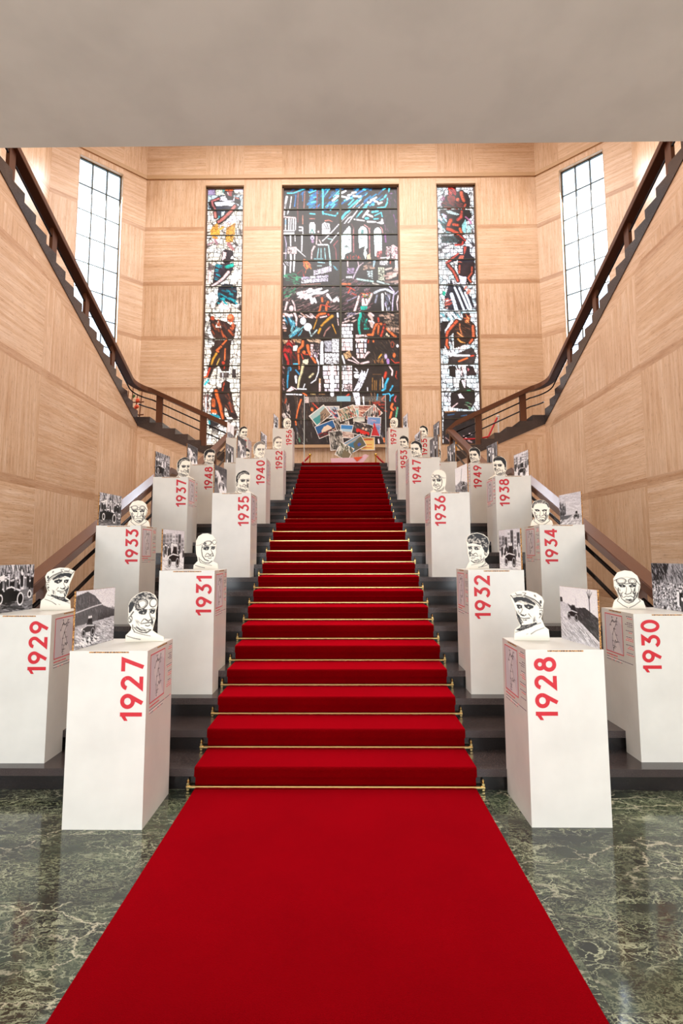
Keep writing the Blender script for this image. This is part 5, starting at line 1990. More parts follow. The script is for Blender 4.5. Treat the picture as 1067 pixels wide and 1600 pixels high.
def head_cap(mirror, nx):
    """three quarter head in a flat cap, facing left unless mirrored"""
    W, H = 1000, 1240
    cv = canvas(W, H, nx, PAPER, 0.6)
    F = lambda pts: flip([(x - 90, y + 60) for x, y in pts], mirror, W)
    out = [(255, 1180), (265, 1080), (275, 970), (380, 890), (330, 760), (300, 560), (232, 390), (203, 280), (290, 238), (370, 203), (550, 196), (720, 240), (825, 310), (868, 400), (838, 520), (840, 620), (800, 745), (862, 900), (935, 960), (950, 1180)]
    S = lambda pts, w, c=INK, w2=None, a=1.0: cv.stroke(F(pts), w, c, w2, a)
    P = lambda pts, c=INK, a=1.0: cv.poly(F(pts), c, a)

    def E(x, y, rx, ry, c=INK, rot=0.0, ring=None, a=1.0):
        q = F([(x, y)])[0]
        cv.ell(q[0], q[1], rx, ry, c, -rot if mirror else rot, ring, a)
    P([(250, 345), (330, 318), (410, 315), (520, 335), (600, 375), (700, 450), (690, 492), (640, 470), (560, 440), (500, 430), (430, 400), (380, 400), (320, 430), (300, 440)])
    cv.hatch(F([(300, 400), (420, 380), (660, 450), (640, 480), (420, 440)]), 16, 0.2, 60, 6, [GR])
    S([(215, 290), (260, 335), (300, 430)], 18, INK, 8)
    S([(270, 305), (400, 290), (520, 320), (640, 380), (720, 450), (780, 520)], 8)
    S([(480, 285), (600, 335), (680, 375), (760, 440), (800, 500)], 14, INK, 24)
    S([(450, 235), (520, 245), (480, 290)], 8)
    S([(310, 240), (340, 280), (440, 270)], 10)
    E(690, 295, 18, 22, GR)
    S([(680, 280), (710, 320)], 8)
    E(800, 420, 20, 34)
    S([(770, 540), (830, 545)], 12)
    # eyes, nose, mouth
    P([(318, 470), (380, 468), (440, 490), (432, 545), (370, 560), (340, 530)])
    P([(468, 472), (560, 465), (665, 500), (650, 540), (570, 572), (520, 545), (480, 520)])
    E(390, 518, 12, 10, PAPER)
    E(556, 524, 14, 12, PAPER)
    S([(440, 560), (425, 600), (400, 645)], 8)
    P([(385, 640), (430, 668), (470, 680), (525, 655), (500, 690), (450, 705), (400, 690)])
    S([(400, 735), (470, 752), (510, 745), (572, 740)], 12, INK, 18)
    P([(425, 768), (470, 776), (525, 768), (505, 790), (450, 788)])
    S([(555, 655), (580, 690), (605, 720)], 12, INK, 6)
    P([(308, 575), (330, 640), (385, 700), (390, 750), (410, 820), (420, 880), (380, 870), (345, 800), (318, 720)])
    cv.hatch(F([(310, 580), (420, 660), (430, 870), (350, 800)]), 22, 1.2, 60, 8, [INK, PAPER])
    P([(400, 870), (470, 880), (560, 860), (720, 815), (705, 860), (600, 915), (500, 955), (380, 1000), (290, 975), (380, 930)])
    cv.hatch(F([(400, 880), (700, 830), (600, 910), (380, 985)]), 18, -0.4, 50, 7, [GR])
    S([(665, 730), (655, 800)], 14, INK, 22)
    cv.hatch(F([(600, 760), (700, 700), (690, 800), (600, 840)]), 10, 1.2, 50, 6, [GR])
    S([(775, 600), (800, 580), (826, 590), (820, 650), (795, 690), (760, 735)], 10)
    E(780, 655, 16, 22)
    S([(290, 1022), (500, 942), (700, 860), (790, 830)], 8)
    S([(590, 1052), (690, 985), (850, 925)], 12, INK, 6)
    S([(500, 1060), (530, 1045)], 10, GR)
    return cv, F(out), W, H


def head_frontal(style, nx):
    W, H = 700, 840
    cv = canvas(W, H, nx, PAPER, 0.6)
    sx = 1.5
    F = lambda pts: [((x - 140) * sx, (y - 150) * sx + 20) for x, y in pts]
    out = [(150, 700), (172, 615), (190, 580), (240, 545), (225, 480), (188, 400), (186, 290), (245, 205), (340, 176), (430, 190), (500, 250), (532, 350), (528, 410), (500, 490), (492, 545), (560, 590), (590, 700)]
    S = lambda pts, w, c=INK, w2=None, a=1.0: cv.stroke(F(pts), w, c, w2, a)
    P = lambda pts, c=INK, a=1.0: cv.poly(F(pts), c, a)

    def E(x, y, rx, ry, c=INK, rot=0.0, ring=None, a=1.0):
        q = F([(x, y)])[0]
        cv.ell(q[0], q[1], rx * sx, ry * sx, c, rot, ring, a)
    P([(235, 370), (300, 362), (345, 385), (330, 408), (270, 404)])
    P([(375, 385), (420, 366), (480, 372), (470, 400), (400, 408)])
    E(295, 388, 8, 6, PAPER)
    E(425, 388, 8, 6, PAPER)
    S([(350, 400), (345, 450), (335, 490)], 6, INK, 12)
    S([(322, 490), (345, 502), (370, 498), (395, 486)], 12)
    S([(400, 400), (415, 450), (400, 490)], 5, INK, 16)
    S([(305, 545), (340, 525), (365, 532), (400, 522), (430, 540)], 10, INK, 14)
    S([(330, 565), (365, 572), (400, 562)], 10)
    S([(300, 470), (275, 505), (290, 540)], 8, INK, 14)
    S([(420, 460), (450, 500), (440, 545)], 8, INK, 14)
    S([(235, 420), (250, 500), (280, 560), (330, 605), (370, 618), (420, 600), (465, 545), (490, 480)], 9, INK, 18)
    cv.hatch(F([(230, 410), (270, 430), (290, 540), (250, 500)]), 12, 1.3, 70, 8, [INK, GR])
    cv.hatch(F([(430, 430), (480, 420), (470, 540), (430, 580)]), 14, 1.8, 70, 9, [INK])
    cv.hatch(F([(290, 580), (440, 570), (400, 615), (330, 610)]), 10, 0.2, 70, 10, [INK])
    if style == 'helmet':
        E(285, 320, 62, 36, PAPER)
        E(285, 320, 62, 36, INK, 0, 10)
        E(285, 322, 44, 22, GR, 0, 5)
        E(430, 324, 52, 36, PAPER)
        E(430, 324, 52, 36, INK, 0, 11)
        E(430, 324, 32, 22, INK, 0, 5)
        S([(190, 320), (225, 300)], 10)
        S([(482, 320), (530, 380)], 10)
        S([(232, 360), (300, 352), (350, 360), (420, 352), (480, 362)], 14)
        S([(200, 400), (232, 450), (240, 540)], 9)
        S([(515, 390), (500, 470), (480, 540)], 9)
        S([(265, 280), (360, 268), (470, 288)], 6, GR)
    else:
        P([(192, 330), (200, 260), (260, 205), (350, 182), (440, 200), (505, 262), (525, 340), (500, 330), (470, 270), (400, 250), (300, 245), (240, 280), (215, 350)], (70, 64, 60))
        cv.hatch(F([(210, 300), (260, 220), (350, 190), (440, 210), (505, 280), (400, 235), (280, 240)]), 26, -0.6, 70, 8, [PAPER, GR])
        E(192, 410, 14, 34, INK, 0, 7)
        E(528, 410, 12, 34, INK, 0, 7)
    S([(245, 545), (220, 590), (290, 650), (350, 680)], 10)
    S([(490, 545), (520, 590), (440, 650), (370, 682)], 10)
    if style != 'helmet':
        P([(350, 680), (370, 680), (385, 700), (340, 700)])
    return cv, F(out), W, H


def portrait(style, mirror, cx, cy, z, height, label, nx, rz):
    if style in ('front_helmet', 'front_hair'):
        cv, out, W, H = head_frontal('helmet' if style == 'front_helmet' else 'hair', nx)
    elif style == 'cap':
        cv, out, W, H = head_cap(not mirror, nx)
    else:
        cv, out, W, H = head_three_quarter(style, mirror, nx)
    out = [(x, min(y, H)) for x, y in out]
    ys = [p[1] for p in out]
    k = height / (H - min(ys))
    root = empty('portrait_cutout', (cx, cy, z), rz)
    tag(root, label, 'cardboard cutout', 'portrait cutouts on the pedestals')
    bm = bmesh.new()
    prism(bm, [((x - W / 2) * k, (H - y) * k) for x, y in out], 'y', 0.0, 0.007)
    obj('backing', bm, M['cream'], root)
    idx = cv.X, cv.Y
    ins = cv.inside(out, cv.X, cv.Y)
    art_mesh('ink_drawing', cv, (-W / 2 * k, -0.0012, H * k), (W * k, 0, 0), (0, 0, -H * k), M['art'], root, ins)
    return root


# ================================================================== BLACK AND WHITE PHOTOGRAPHS
def g3(v):
    return (v * 0.98, v * 0.975, v * 1.0)


def photo(kind, seed, nx):
    """prints 440 x 350 units"""
    cv = canvas(440, 350, nx, g3(150), 0.6)
    rs = cv.rng = np.random.RandomState(seed)
    H = lambda poly, n, a, l, w, cs, **k: cv.hatch(poly, n, a, l, w, [g3(c) for c in cs], **k)

    def car(x, y, s, body=60):
        cv.poly([(x - 60 * s, y), (x - 70 * s, y - 30 * s), (x - 20 * s, y - 42 * s), (x - 5 * s, y - 70 * s), (x + 35 * s, y - 72 * s), (x + 45 * s, y - 40 * s), (x + 72 * s, y - 34 * s), (x + 76 * s, y)], g3(body))
        for dx, rr in ((-45, 20), (48, 24)):
            cv.ell(x + dx * s, y + 2 * s, rr * s, rr * 1.15 * s, g3(24))
            cv.ell(x + dx * s, y + 2 * s, rr * .7 * s, rr * .8 * s, g3(200), 0, 4 * s)
        cv.stroke([(x - 66 * s, y - 26 * s), (x - 10 * s, y - 40 * s), (x + 60 * s, y - 32 * s)], 6 * s, g3(230))
        for dx in (5, 25):
            cv.ell(x + dx * s, y - 84 * s, 9 * s, 11 * s, g3(225))
            cv.ell(x + dx * s, y - 66 * s, 13 * s, 14 * s, g3(40))
        cv.ell(x - 62 * s, y - 22 * s, 7 * s, 8 * s, g3(250))

    def people(x0, x1, y, h, n):
        for _ in range(n):
            x = rs.uniform(x0, x1)
            hh = h * rs.uniform(.75, 1.15)
            yy = y + rs.uniform(-h, h) * .3
            cv.stroke([(x, yy), (x + rs.uniform(-4, 4), yy - hh * .7)], hh * .30, g3(rs.choice([25, 45, 70, 120, 205])))
            cv.ell(x, yy - hh * .85, hh * .11, hh * .14, g3(rs.choice([190, 220, 240])))
            if rs.rand() < .6:
                cv.stroke([(x - hh * .12, yy - hh * .97), (x + hh * .12, yy - hh * .97)], hh * .08, g3(30))
    if kind == 'mountain':
        cv.poly([(0, 0), (440, 0), (440, 130), (0, 130)], g3(206))
        cv.poly([(0, 30), (120, 10), (200, 40), (300, 110), (440, 150), (440, 190), (0, 210)], g3(92))
        H([(0, 40), (200, 50), (330, 140), (0, 160)], 90, 1.3, 26, 5, [70, 84, 108, 120])
        for x in range(250, 440, 18):
            cv.poly([(x - 12, 215), (x, 110 + rs.uniform(0, 40)), (x + 12, 215)], g3(64))
        cv.poly([(0, 215), (440, 190), (440, 350), (0, 350)], g3(168))
        H([(0, 230), (440, 205), (440, 350), (0, 350)], 260, 0.3, 34, 5, [130, 190, 210, 110])
        cv.stroke([(0, 130), (180, 108), (360, 95)], 6, g3(215))
        H([(0, 320), (230, 260), (280, 330), (0, 350)], 90, 0.4, 18, 7, [230, 60, 240])
        car(140, 260, 1.05)
    elif kind == 'road':
        cv.c[:] = g3(222)
        cv.poly([(90, 110), (180, 130), (300, 118), (440, 170), (440, 310), (210, 200)], g3(58))
        H([(90, 110), (440, 170), (440, 300), (210, 200)], 130, 0.5, 34, 5, [42, 64, 84, 96])
        cv.poly([(0, 90), (90, 112), (210, 200), (440, 320), (440, 350), (0, 350)], g3(186))
        H([(0, 150), (210, 210), (440, 330), (0, 350)], 190, 0.55, 70, 4, [160, 205, 216, 130])
        cv.poly([(0, 70), (28, 72), (34, 100), (0, 104)], g3(60))
        cv.stroke([(352, 165), (350, 50)], 8, g3(40))
        for dx, dy in ((-26, -34), (-10, -44), (14, -46), (34, -32)):
            cv.stroke([(350, 62), (350 + dx * .5, 50 + dy * .4), (350 + dx, 50 + dy)], 7, g3(50), 3)
        cv.stroke([(200, 120), (200, 70)], 4, g3(150))
        car(150, 188, .95, 40)
    elif kind == 'crowd_car':
        H([(0, 0), (440, 0), (440, 130), (0, 130)], 220, 1.4, 40, 8, [60, 110, 180, 220, 30])
        people(0, 440, 180, 90, 40)
        cv.poly([(0, 200), (440, 190), (440, 350), (0, 350)], g3(110))
        H([(0, 230), (440, 220), (440, 350), (0, 350)], 80, 0.0, 70, 8, [60, 90, 150, 40])
        cv.poly([(60, 90), (120, 70), (130, 110), (70, 125)], g3(238))
        cv.poly([(20, 210), (110, 180), (280, 200), (300, 270), (20, 290)], g3(28))
        for x, y, r in ((300, 260, 52), (90, 250, 36), (400, 230, 30)):
            cv.ell(x, y, r * .7, r, g3(24))
            cv.ell(x, y, r * .6, r * .86, g3(228), 0, 9)
        cv.stroke([(110, 178), (200, 165), (290, 195)], 12, g3(225))
        people(60, 260, 170, 70, 7)
    elif kind == 'town':
        cv.poly([(0, 0), (440, 0), (440, 200), (0, 200)], g3(196))
        for x in range(0, 440, 62):
            h = rs.uniform(10, 70)
            cv.poly([(x, h), (x + 56, h), (x + 56, 200), (x, 200)], g3(rs.choice([90, 130, 165, 205])))
            for yy in range(int(h) + 16, 180, 34):
                for xx in (x + 10, x + 34):
                    cv.poly([(xx, yy), (xx + 12, yy), (xx + 12, yy + 20), (xx, yy + 20)], g3(48))
        cv.poly([(0, 190), (440, 200), (440, 350), (0, 350)], g3(214))
        H([(0, 260), (440, 260), (440, 350), (0, 350)], 60, 0.2, 90, 5, [190, 160, 228])
        people(20, 430, 215, 80, 26)
        car(220, 280, 1.7, 34)
    elif kind == 'crowd':
        cv.poly([(0, 0), (200, 0), (150, 120), (0, 140)], g3(44))
        cv.poly([(200, 0), (440, 0), (440, 120), (150, 120)], g3(150))
        H([(0, 0), (440, 0), (440, 150), (0, 150)], 220, 1.2, 36, 6, [50, 70, 110, 160])
        for _ in range(420):
            x, y = rs.uniform(0, 440), rs.uniform(150, 350)
            cv.ell(x, y, 6, 6, g3(rs.choice([20, 40, 230, 210, 90])))
        people(250, 430, 330, 110, 6)
    elif kind == 'cypress':
        cv.c[:] = g3(186)
        H([(0, 0), (440, 0), (440, 180), (0, 180)], 60, 0.1, 120, 14, [178, 196])
        for x in (30, 70, 105):
            cv.poly([(x - 18, 230), (x, 40 + x * .6), (x + 20, 230)], g3(54))
        H([(0, 90), (130, 110), (130, 240), (0, 250)], 90, 1.5, 30, 6, [40, 66, 88])
        cv.poly([(0, 260), (130, 220), (440, 235), (440, 350), (0, 350)], g3(176))
        cv.poly([(0, 235), (260, 235), (100, 300), (0, 320)], g3(90))
        H([(0, 280), (440, 240), (440, 350), (0, 350)], 120, -0.3, 50, 5, [130, 210, 226])
        car(330, 262, .8, 44)
    elif kind == 'interior':
        cv.c[:] = g3(92)
        H([(0, 0), (440, 0), (440, 350), (0, 350)], 160, 1.4, 120, 12, [60, 84, 116, 150])
        people(60, 400, 300, 210, 7)
    elif kind == 'bend':
        cv.c[:] = g3(120)
        cv.poly([(0, 0), (440, 0), (440, 120), (0, 60)], g3(70))
        H([(0, 0), (440, 0), (440, 140), (0, 90)], 110, 0.9, 40, 7, [50, 86, 110])
        cv.poly([(30, 70), (120, 60), (440, 260), (440, 350), (200, 350)], g3(216))
        car(250, 240, 1.5, 150)
        people(20, 120, 210, 90, 6)
    elif kind == 'pale':
        cv.c[:] = g3(226)
        cv.poly([(0, 230), (200, 180), (440, 240), (440, 350), (0, 350)], g3(140))
        H([(0, 220), (440, 220), (440, 350), (0, 350)], 90, .5, 60, 8, [90, 60, 180])
        cv.stroke([(160, 350), (250, 40)], 16, g3(120))
        car(290, 300, 1.2, 70)
    cv.c = 128 + (cv.c - 128) * 1.3 + 14
    cv.grainy(.12)
    cv.c = np.clip(cv.c, 12, 250)
    return cv


# ================================================================== PEDESTALS WITH THEIR CUTOUTS AND PHOTOS
PW, PD, PH = 0.472, 0.50, 1.022
U = 'white cardboard pedestal'
# year, side, front x of inner edge, front Y, step index, hair style, mirror, photo, place
SPEC = [
    (1927, -1, 1.122, 3.450, 0, 'goggles', False, 'mountain'),
    (1929, -1, 2.040, 4.080, 1, 'cap', False, 'crowd_car'),
    (1931, -1, 1.035, 4.800, 3, 'helmet_light', False, 'town'),
    (1933, -1, 2.070, 5.880, 6, 'front_helmet', False, 'crowd_car'),
    (1935, -1, 1.065, 6.790, 9, 'slick', False, 'bend'),
    (1937, -1, 2.030, 7.470, 11, 'slick', False, 'crowd_car'),
    (1940, -1, 1.125, 8.540, 14, 'faint', False, 'bend'),
    (1948, -1, 2.075, 9.150, 14, 'side', False, 'bend'),
    (1950, -1, 1.590, 9.860, 15, 'side', False, 'interior'),
    (1952, -1, 1.115, 10.90, 18, 'faint', False, 'town'),
    (1954, -1, 2.000, 11.92, 21, 'oval', False, 'pale'),
    (1956, -1, 1.125, 12.96, 24, 'helmet_light', False, 'town'),
    (1928, 1, 1.163, 3.493, 0, 'cap', True, 'road'),
    (1930, 1, 2.142, 4.120, 1, 'front_helmet', False, 'crowd'),
    (1932, 1, 1.118, 4.810, 3, 'curls', True, 'town'),
    (1934, 1, 2.130, 5.940, 6, 'front_hair', False, 'cypress'),
    (1936, 1, 1.122, 6.790, 9, 'helmet_light', True, 'pale'),
    (1938, 1, 2.100, 7.470, 11, 'side', True, 'town'),
    (1947, 1, 1.075, 8.540, 14, 'oval', True, 'interior'),
    (1949, 1, 2.140, 9.100, 14, 'side', True, 'interior'),
    (1951, 1, 1.605, 9.860, 15, 'slick', True, 'interior'),
    (1953, 1, 1.140, 10.90, 18, 'side', True, 'town'),
    (1955, 1, 1.690, 11.92, 21, 'oval', True, 'interior'),
    (1957, 1, 1.130, 12.96, 24, 'helmet_light', True, 'town'),
]
STYLE_TXT = {
    'goggles': 'with curly hair and goggles on the forehead', 'cap': 'in a flat cap', 'helmet_light': 'in a soft leather helmet with goggles',
    'front_helmet': 'with goggles pushed up, facing forward', 'front_hair': 'with short hair and collar, facing forward',
    'slick': 'with slicked dark hair', 'side': 'with dark side-parted hair', 'oval': 'with dark oval hair', 'faint': 'with pale grey hair', 'curls': 'with thick curly hair'}
PHOTO_TXT = {
    'mountain': 'photo of a racing car below a mountain', 'road': 'photo of a car on an open road with bare tree', 'crowd_car': 'photo of a large car among people',
    'town': 'photo of an old car in a town street', 'crowd': 'photo of a dense crowd', 'cypress': 'photo of a road beside tall trees',
    'interior': 'photo of standing figures', 'bend': 'photo of a car rounding a bend', 'pale': 'pale photo of a roadside'}

RANK = ['nearest', 'second', 'third', 'fourth', 'fifth', 'sixth', 'seventh', 'eighth', 'ninth', 'tenth', 'eleventh', 'topmost']
for i, (yr, side, xi, yf, n, style, mir, ph) in enumerate(SPEC):
    near = yf < 6.5
    z0 = n * R
    top = z0 + PH
    sname = 'left' if side < 0 else 'right'
    x_in, x_out = side * xi, side * (xi + PW)
    x0, x1 = min(x_in, x_out), max(x_in, x_out)
    where = 'on the floor' if n == 0 else ('on the middle landing' if n == 14 else 'on the %s side of the steps' % sname)
    rank = RANK[i % 12] + ' ' + sname
    root = empty('display_pedestal', ((x0 + x1) / 2, yf, z0))
    tag(root, 'white cardboard pedestal with red year %d, the %s one counted from the floor' % (yr, rank), 'pedestal', 'year pedestals flanking the carpet')
    # body: box notched underneath where the next step passes
    pr = [(0, 0.0)]
    z = 0.0
    last = 0.0
    for m in range(n + 1, n + 4):
        if m > 26:
            break
        yy = yn(m) - yf
        if last < yy < PD:
            pr += [(yy - 0.006, z), (yy - 0.006, z + R + 0.001)]
            z += R + 0.001
            last = yy
    pr += [(PD, z), (PD, PH), (0, PH)]
    bm = bmesh.new()
    prism(bm, pr, 'x', -PW / 2, PW / 2)
    obj('box', bm, M['white'], root)
    # brown slots at the top edges
    bm = bmesh.new()
    bx(bm, -side * 0.0 - PW * (0.25 if side < 0 else 0.22), PW * (0.26 if side < 0 else 0.24), -0.0012, 0.006, PH - 0.012, PH - 0.004)
    obj('slot', bm, M['board'], root)
    bm = bmesh.new()
    xs = PW / 2 * (-side)
    bx(bm, xs - 0.0012, xs + 0.0012, PD * 0.36, PD * 0.74, PH - 0.013, PH - 0.005)
    obj('slot', bm, M['board'], root)
    # year
    bm = bmesh.new()
    if side < 0:
        xl = PW / 2 - 0.022 - 0.132
    else:
        xl = -PW / 2 + 0.048
    year_mesh(bm, str(yr), xl, PH - 0.042, -0.0015)
    o = obj('year_number', bm, M['red'], root)
    tag(o, 'red numerals %d reading upwards' % yr)
    # route print on the side toward the carpet
    cv = route_canvas(yr, 150 if near else 70)
    msk = np.abs(cv.c - np.array((240, 236, 230))).sum(-1) > 10
    g = msk.copy()
    g[1:] |= msk[:-1]
    g[:-1] |= msk[1:]
    g[:, 1:] |= g[:, :-1].copy()
    g[:, :-1] |= g[:, 1:].copy()
    if side < 0:
        art_mesh('route_print', cv, (xs + 0.0014, 0, PH - 0.004), (0, PD, 0), (0, 0, -0.42), M['art'], root, g)
    else:
        art_mesh('route_print', cv, (xs - 0.0014, PD, PH - 0.004), (0, -PD, 0), (0, 0, -0.42), M['art'], root, g)
    # head cutout at the inner rear corner
    hx = x_in + side * 0.155
    hh = 0.33 if style not in ('front_helmet', 'front_hair') else 0.30
    portrait(style, mir, hx, yf + 0.36, top + 0.0005, hh,
             'ink portrait cutout %s on the %s pedestal' % (STYLE_TXT[style], rank), 92 if near else 46, -side * 0.10)
    # photograph along the outer edge, turned slightly inward
    pe = empty('photo_board', (x_out - side * 0.006, yf + 0.012, top + 0.0005), 0)
    tag(pe, '%s on the %s pedestal' % (PHOTO_TXT[ph], rank), 'photo board', 'photo boards on the pedestals')
    a = math.radians(7.5)
    d = Vector((-side * math.sin(a), math.cos(a), 0))       # toward the back
    nn = Vector((-side * math.cos(a), -math.sin(a), 0))     # toward the carpet
    w_, h_, t_ = 0.45, 0.355, 0.011
    bm = bmesh.new()
    vs = [[bm.verts.new(d * u + nn * t + Vector((0, 0, zz))) for u, t in ((0, 0), (w_, 0), (w_, t_), (0, t_))] for zz in (0, h_)]
    for k in range(4):
        bm.faces.new([vs[0][k], vs[0][(k + 1) % 4], vs[1][(k + 1) % 4], vs[1][k]])
    bm.faces.new(vs[0])
    bm.faces.new(vs[1])
    bmesh.ops.recalc_face_normals(bm, faces=bm.faces[:])
    obj('backing', bm, M['board'], pe)
    cv = photo(ph, yr, 110 if near else 52)
    off = nn * (t_ + 0.0012)
    if side < 0:
        art_mesh('print', cv, off + Vector((0, 0, h_)), d * w_, (0, 0, -h_), M['art'], pe)
    else:
        art_mesh('print', cv, off + d * w_ + Vector((0, 0, h_)), -d * w_, (0, 0, -h_), M['art'], pe)


# ================================================================== POSTCARD DISPLAY ON THE LANDING
disp = empty('acrylic_stand', (0.10, 15.2, ZTOP))
tag(disp, 'clear acrylic display stand holding the postcards above the landing', 'display stand')
bm = bmesh.new()
bx(bm, -1.12, 1.15, 0.0, 0.008, 0.05, 2.17)
obj('sheet', bm, M['acrylic'], disp)
for x in (-1.12, 1.13):
    bm = bmesh.new()
    bx(bm, x, x + 0.02, -0.012, 0.02, 0, 2.17)
    obj('edge_strip', bm, M['acryledge'], disp)
bm = bmesh.new()
bx(bm, -1.12, 1.15, -0.04, 0.04, 0, 0.04)
obj('base', bm, M['acryledge'], disp)


def bar_mat():
    m = clear_pane('frosted_header', (0.98, 0.98, 0.98), 0.0)
    nt = m.node_tree
    out = [n for n in nt.nodes if n.type == 'OUTPUT_MATERIAL'][0]
    tr = N(nt, 'ShaderNodeBsdfTransparent')
    df = N(nt, 'ShaderNodeBsdfDiffuse')
    df.inputs[0].default_value = L4(190, 190, 184)
    mx = N(nt, 'ShaderNodeMixShader')
    mx.inputs[0].default_value = 0.22
    nt.links.new(tr.outputs[0], mx.inputs[1])
    nt.links.new(df.outputs[0], mx.inputs[2])
    nt.links.new(mx.outputs[0], out.inputs[0])
    return m


bm = bmesh.new()
bm.faces.new([bm.verts.new(q) for q in ((-1.09, -0.01, 1.97), (1.12, -0.01, 1.97), (1.12, -0.01, 2.12), (-1.09, -0.01, 2.12))])
obj('header_strip', bm, bar_mat(), disp)
bm = bmesh.new()
bx(bm, -0.21, 0.17, -0.022, -0.014, 1.98, 2.13)
tag(obj('blue_label', bm, plain('pale_blue_print', (150, 206, 228), 0.5), disp), 'pale blue label')
bm = bmesh.new()
prism(bm, [(-0.36, 0.22), (0.48, 0.22), (0.66, 0.44), (0.56, 0.48), (0.42, 0.39), (-0.38, 0.37)], 'y', -0.12, -0.112)
tag(obj('banner', bm, M['pink'], disp), 'pale pink banner')
bm = bmesh.new()
prism(bm, [(0.24, 0.39), (0.50, 0.41), (0.34, 0.27)], 'y', -0.128, -0.122)
tag(obj('arrow', bm, M['orange'], disp), 'orange arrow')


def card_art(kind, w, h, nx):
    cv = canvas(w, h, nx, (236, 232, 226), 0.6)
    b = 8
    I = lambda *p: cv.poly(p, K[0])
    P = lambda c, *p: cv.poly(p, c)
    H = cv.hatch
    full = ((b, b), (w - b, b), (w - b, h - b), (b, h - b))
    if kind == 'coast':
        P((170, 200, 200), *full)
        P((70, 150, 150), (b, 60), (w - 60, 70), (w - b, h - b), (b, h - b))
        P((150, 130, 110), (60, h - b), (w - 90, 50), (w - b, 40), (w - b, h - b))
        H([(60, h - 10), (w - 90, 60), (w - 10, h - 10)], 50, -0.5, 30, 6, [(90, 80, 74), (190, 160, 130), (70, 70, 70)])
    elif kind == 'flags':
        P((176, 190, 200), *full)
        H(full, 50, 0.8, 30, 12, [(60, 80, 130), (210, 90, 90), (230, 220, 220), (50, 50, 60)])
    elif kind == 'crowd':
        P((196, 176, 150), *full)
        H(full, 70, 1.3, 22, 9, [(60, 40, 36), (230, 226, 220), (170, 60, 50), (90, 80, 76), (60, 110, 90)])
    elif kind == 'map':
        P((206, 212, 200), *full)
        P((140, 190, 190), (30, 60), (w - 40, 50), (w / 2, h - 30))
        cv.stroke([(20, 24), (w - 20, 24)], 8, (206, 110, 100))
    elif kind == 'shop':
        P((206, 160, 140), *full)
        H(full, 40, 0.2, 40, 12, [(160, 110, 96), (230, 200, 180), (140, 60, 50)])
    elif kind == 'bwcar':
        P((170, 166, 160), *full)
        H(full, 60, -0.7, 60, 10, [(30, 30, 30), (226, 224, 220), (90, 86, 84), (190, 90, 70)])
    elif kind == 'dome':
        P((40, 96, 150), *full)
        P((226, 206, 180), (50, h - 50), (60, 70), (100, 40), (150, 36), (w - 50, 70), (w - 40, h - 50))
        P((60, 44, 44), (b, h - 52), (w - b, h - 60), (w - b, h - b), (b, h - b))
        H([(b, h - 60), (w - b, h - 60), (w - b, h - b), (b, h - b)], 26, 0.2, 26, 7, [(170, 50, 50), (220, 200, 180), (30, 30, 40)])
    elif kind == 'bwsmall' or kind == 'bwport':
        P((150, 146, 138), *full)
        H(full, 80, 1.2, 30, 9, [(50, 48, 46), (200, 196, 186), (100, 96, 90)])
        P((60, 56, 54), (w * .5, 10), (w * .8, 10), (w * .8, 60), (w * .5, 70))
    elif kind == 'tower':
        P((110, 150, 200), *full)
        H(full, 20, 0.2, 50, 16, [(150, 160, 200), (200, 170, 190)])
        P((204, 50, 56), (w * .52, 60), (w * .66, 120), (w - b, h - b), (w * .12, h - b), (w * .38, 120))
        for k in range(6):
            cv.stroke([(w * .3, 120 + k * 20), (w * .72, 124 + k * 20)], 3, (150, 26, 36))
    elif kind == 'beach':
        P((60, 130, 190), *full)
        P((170, 200, 214), (b, 50), (w - b, 50), (w - b, 80), (b, 80))
        P((206, 186, 170), (b, 80), (w - b, 80), (w - b, h - b), (b, h - b))
        H([(b, 80), (w - b, 80), (w - b, h - b), (b, h - b)], 20, 0.1, 50, 8, [(160, 130, 120), (226, 206, 196)])
    elif kind == 'redcar':
        P((70, 64, 64), *full)
        H(full, 40, 0.6, 26, 10, [(40, 36, 36), (120, 110, 106), (200, 190, 180)])
        P((214, 46, 40), (40, 96), (60, 74), (110, 84), (190, 90), (206, 112), (190, 130), (60, 122))
        cv.ell(84, 126, 15, 15, (30, 26, 26))
        cv.ell(172, 130, 15, 15, (30, 26, 26))
        cv.ell(118, 62, 12, 14, (230, 200, 180))
        cv.ell(150, 66, 12, 14, (230, 200, 180))
    elif kind == 'coastroad':
        P((110, 150, 176), *full)
        P((60, 120, 150), (b, 40), (w * .6, 50), (w * .5, h - b), (b, h - b))
        P((96, 96, 80), (w * .45, 60), (w - b, 20), (w - b, h - b), (w * .35, h - b))
        P((60, 90, 170), (w * .6, 90), (w * .74, 80), (w * .8, 110), (w * .62, 120))
        P((180, 170, 160), (b, 24), (w - b, 18), (w - b, 30), (b, 40))
    elif kind == 'villa':
        P((190, 190, 176), *full)
        H(full, 50, 0.9, 40, 12, [(110, 110, 90), (226, 224, 210), (80, 80, 66)])
        P((120, 110, 84), (w * .4, 60), (w - b, 70), (w - b, h - b), (w * .5, h - b))
    elif kind == 'poster':
        P((236, 200, 120), *full)
        cv.stroke([(40, 30), (w - 30, 26)], 16, (210, 90, 70))
        for k in (0, 1):
            x = 26
            while x < w - 30:
                cv.stroke([(x, 86 + k * 34), (x + 9, 86 + k * 34)], 7, (220, 96, 70))
                x += 15
    return cv


